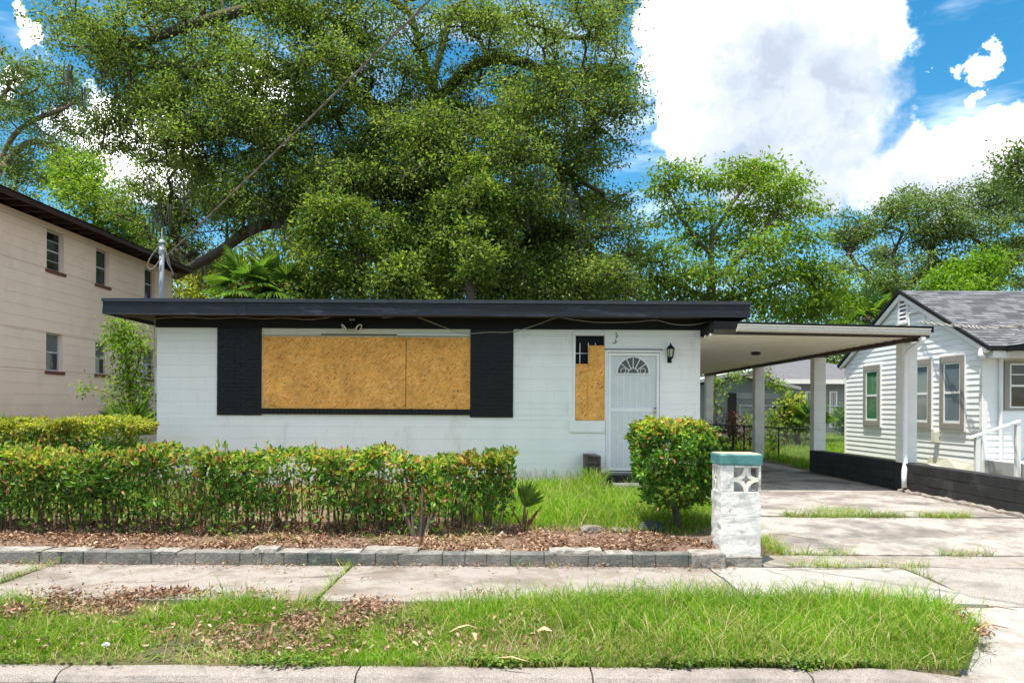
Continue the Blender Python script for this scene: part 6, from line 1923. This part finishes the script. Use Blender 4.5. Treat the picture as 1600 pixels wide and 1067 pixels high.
base[:, 1] -= np.where(y < 4.33, .05 * rng.uniform(0, 1, n) * (vnoise(x, x * 0, 5.5, 47) > .45), 0)
base[:, 2] = np.where(base[:, 1] < 4.275, -.14, base[:, 2])
o = blades('verge_grass', base, np.clip(hgt, .02, .26), rng.uniform(.0032, .0062, n), rng.uniform(.15, 1.5, n), ['grass_blade', 'grass_dry'], None, dry)
tag(o, 'uncut green grass covering the verge between kerb and sidewalk', 'grass', None, 'stuff')
# low broad-leaved weeds at the kerb edge
n = 16000
x = rng.uniform(-5.2, 2.9, n); y = 4.27 + rng.exponential(.11, n) - .10 * np.clip(vnoise(x, x * 0, 3.1, 46) - .45, 0, 1) * rng.uniform(0, 1, n) * 2
k = (rng.uniform(0, 1, n) < np.clip((vnoise(x, y, 1.7, 45) - .34) * 3.2, .04, 1)) & (x < VEND(y)) & (y < 5.2); x, y = x[k], y[k]; n = len(x)
c = np.stack([x, y, np.where(y < 4.285, -.132, verge_z(x, y)) + rng.uniform(.004, .04, n)], 1)
o = leaves('clover', c, unit(rng.normal(size=(n, 3)) * np.array([1, 1, .35])), unit(np.array([0, 0, 1.0]) + rng.normal(size=(n, 3)) * .4), rng.uniform(.018, .036, n), rng.uniform(.014, .026, n), ['clover_leaf', 'hedge_leaf'], None, (rng.uniform(0, 1, n) < .3).astype(int), rich=True)
tag(o, 'low creeping clover leaves spilling towards the kerb', 'clover', None, 'stuff')
# long blades hanging over the kerb
n = 420
x = rng.choice([-3.4, -2.9, -2.2, -1.6, .7, 1.3, 1.6, -.3, 2.2], n) + rng.normal(size=n) * .16; y = np.full(n, 4.29) + rng.normal(size=n) * .01
base = np.stack([x, y, np.full(n, -.145)], 1)
o = blades('kerb_grass', base, rng.uniform(.05, .12, n), rng.uniform(.002, .004, n), rng.uniform(.8, 2.2, n), 'grass_dry', None)
tag(o, 'long dry grass stalks bending over the kerb edge', 'grass', None, 'stuff')

# front lawn
n = 62000
x = rng.uniform(-.6, 2.62, n); y = rng.uniform(7.75, 12.75, n)
dn = np.clip((y - 7.7) / 1.1, .05, 1) * (.45 + .75 * vnoise(x, y, 1.6, 51))
k = (rng.uniform(0, 1, n) < dn) & ~((x > 1.42) & (y > 11.7)) & ~((x < .1) & (y < 8.5)); x, y = x[k], y[k]; n = len(x)
hgt = (.05 + .14 * np.clip((y - 8.0) / 1.5, 0, 1) * vnoise(x, y, 1.2, 52) + .03) * rng.lognormal(0, .35, n)
hgt *= np.where((x > 1.15) & (x < 1.42) & (y > 11.8), 1.7, np.where(y > 11.0, .75, 1))
o = blades('lawn_grass', np.stack([x, y, bed_z(x, y) - .005], 1), np.clip(hgt, .03, .42), rng.uniform(.004, .008, n), rng.uniform(.2, 1.4, n), ['grass_blade', 'grass_dry'], None, (rng.uniform(0, 1, n) < .10).astype(int))
tag(o, 'tall sunlit grass in front of white wall and doorstep', 'grass', None, 'stuff')
n = 16000
x = rng.uniform(-9, .2, n); y = rng.uniform(8.3, 12.6, n); k = vnoise(x, y, 1.2, 53) > .25; x, y = x[k], y[k]; n = len(x)
o = blades('lawn_grass', np.stack([x, y, bed_z(x, y) - .005], 1), rng.uniform(.06, .2, n), rng.uniform(.006, .011, n), rng.uniform(.2, 1.3, n), ['grass_blade', 'grass_dry'], None, (rng.uniform(0, 1, n) < .1).astype(int))
tag(o, 'shaded lawn grass hidden between hedge and white house', 'grass', None, 'stuff')
# back yard
n = 70000
x = rng.uniform(4.5, 17, n); y = 17 + rng.uniform(0, 1, n) ** 1.4 * 24
k = ~((x < 6.5) & (y < 25.3)) & ~((y > 29.2) & (y < 30.7)) & ~((y > 36.2) & (y < 37.6)) & ~((x > 8.9) & (y < 20.8)); x, y = x[k], y[k]; n = len(x)
o = blades('yard_grass', np.stack([x, y, 0 * x - .01], 1), rng.uniform(.06, .22, n), rng.uniform(.008, .016, n), rng.uniform(.2, 1.2, n), ['grass_blade', 'grass_dry'], None, (rng.uniform(0, 1, n) < .08).astype(int))
tag(o, 'bright back yard grass beyond the carport', 'grass', None, 'stuff')
# weeds in driveway joints and around the pillar
X_, Y_ = [], []
def weeds(x0, x1, y0, y1, n, clump=.35, sp=.03):
    t = rng.uniform(0, 1, n); xx = x0 + (x1 - x0) * t; yy = y0 + (y1 - y0) * t
    k = vnoise(xx * 1.0 + yy, yy * 0 + 3, 2.3, 61) > clump
    X_.append(xx[k] + rng.normal(size=k.sum()) * sp); Y_.append(yy[k] + rng.normal(size=k.sum()) * sp * 1.3)
weeds(2.75, 5.6, 9.41, 9.41, 3600, .34, .045); weeds(2.6, 5.4, 7.34, 7.36, 1300, .55, .03); weeds(2.5, 4.6, 6.87, 6.87, 500, .55, .02)
weeds(2.66, 2.62, 9.5, 7.4, 1500, .25, .05); weeds(2.70, 2.72, 12.2, 9.5, 1500, .2, .06); weeds(3.49, 3.49, 6.8, 5.5, 160, .5, .012)
weeds(3.9, 4.6, 9.9, 9.75, 500, .3, .08); weeds(-4.06, -4.06, 5.6, 6.8, 260, .2, .02); weeds(-1.42, -1.42, 5.6, 6.8, 120, .3, .012); weeds(2.5, 2.9, 6.9, 6.87, 200, .2, .03)
weeds(-6, 1.9, 6.82, 6.82, 260, .55, .012); weeds(1.0, 2.5, 7.15, 7.4, 900, .35, .10); weeds(-3, 1.2, 7.3, 7.5, 500, .5, .1)
x = np.concatenate(X_); y = np.concatenate(Y_); n = len(x)
zz = np.where(x < 1.85, np.where(y > 7.0, bed_z(x, y), -.12), np.interp(y, [5.5, 6.86, 9.4, 30], [-.13, -.125, -.03, -.02]))
o = blades('joint_weeds', np.stack([x, y, zz], 1), rng.uniform(.03, .10, n) * rng.lognormal(0, .3, n), rng.uniform(.003, .006, n), rng.uniform(.4, 2.2, n), ['grass_blade', 'grass_dry'], None, (rng.uniform(0, 1, n) < .30).astype(int))
tag(o, 'grass weeds growing in driveway and sidewalk joints', 'weeds', None, 'stuff')
# thin weeds against the white wall
n = 170
x = rng.uniform(-.2, 1.4, n); y = rng.uniform(12.72, 12.85, n)
o = blades('wall_weeds', np.stack([x, y, 0 * x - .02], 1), rng.uniform(.12, .38, n), rng.uniform(.004, .01, n), rng.uniform(.1, .6, n), ['hedge_brown', 'grass_blade'], None, (rng.uniform(0, 1, n) < .5).astype(int))
tag(o, 'thin dark weeds standing against foot of white wall', 'weeds', None, 'stuff')

# ---- dry palm leaf scraps and litter on the verge
def scrap(label, px, py, pts, w, m='dry_frond', cat='dry leaf', name='dry_frond_piece', group='dry fronds on the verge'):
    q_ = ray(px, py); dd_ = (CAMZ + .07) / -q_[1]; b = Vector((q_[0] * dd_, dd_, -.07))
    root_pts = [b + Vector(p_) for p_ in pts]
    mb = MB(); L_ = len(root_pts); vs_ = []
    for i_, p_ in enumerate(root_pts):
        t = (root_pts[min(i_ + 1, L_ - 1)] - root_pts[max(i_ - 1, 0)]).normalized(); s_ = t.cross(Vector((0, 0, 1))).normalized()
        ww = w * (1 - .8 * abs(2 * i_ / (L_ - 1) - .8))
        ww = max(ww, w * .15)
        vs_ += [p_ - s_ * ww, p_ + Vector((0, 0, ww * .7)), p_ + s_ * ww]
    for i_ in range(L_ - 1):
        mb.add([vs_[i_ * 3], vs_[i_ * 3 + 1], vs_[i_ * 3 + 4], vs_[i_ * 3 + 3]], [(0, 1, 2, 3)]); mb.add([vs_[i_ * 3 + 1], vs_[i_ * 3 + 2], vs_[i_ * 3 + 5], vs_[i_ * 3 + 4]], [(0, 1, 2, 3)])
    o_ = mb.build(name, m); tag(o_, label, cat, group); return o_


scrap('curved pale dry frond scrap, leftmost on the mid verge', 723, 985, [(-.08, -.03, .0), (-.03, .0, .02), (.03, .02, .03), (.09, .02, .01)], .012)
scrap('pale dry frond scrap lying across the grass below the curved one', 742, 998, [(-.02, .05, .02), (0, 0, .03), (.01, -.06, .01)], .016)
scrap('flat tan dead leaf among grass, right of the frond scraps', 850, 988, [(-.04, 0, .01), (0, .0, .025), (.05, .0, .01)], .03)
scrap('long thin dry frond scrap near the kerb centre', 800, 1030, [(-.08, .03, .0), (0, 0, .015), (.09, -.03, .0)], .010)
for k, (px, py, lab) in enumerate([(1560, 958, 'brown twig on the driveway apron, upper of two'), (1545, 978, 'brown twig at right end of the verge grass')]):
    q_ = ray(px, py); dd_ = (CAMZ + .15) / -q_[1]
    q = MB(); c_ = Vector((q_[0] * dd_, dd_, zdrive(3.5, dd_) + .02)); q.tube([c_ + Vector((-.08, .05, 0)), c_ + Vector((0, 0, .012)), c_ + Vector((.10, -.05, 0))], [.003, .004, .002], 6)
    o_ = q.build('twig', 'dead_leaf'); tag(o_, lab, 'twig', 'twigs on the apron')
q_ = ray(165, 1013); dd_ = (CAMZ + .09) / -q_[1]
rock('crumpled pale plastic scrap in grass at lower left', (q_[0] * dd_, dd_, -.07), .017, .015, .016, 'plastic_litter', 33, 'plastic_scrap')['category'] = 'litter'
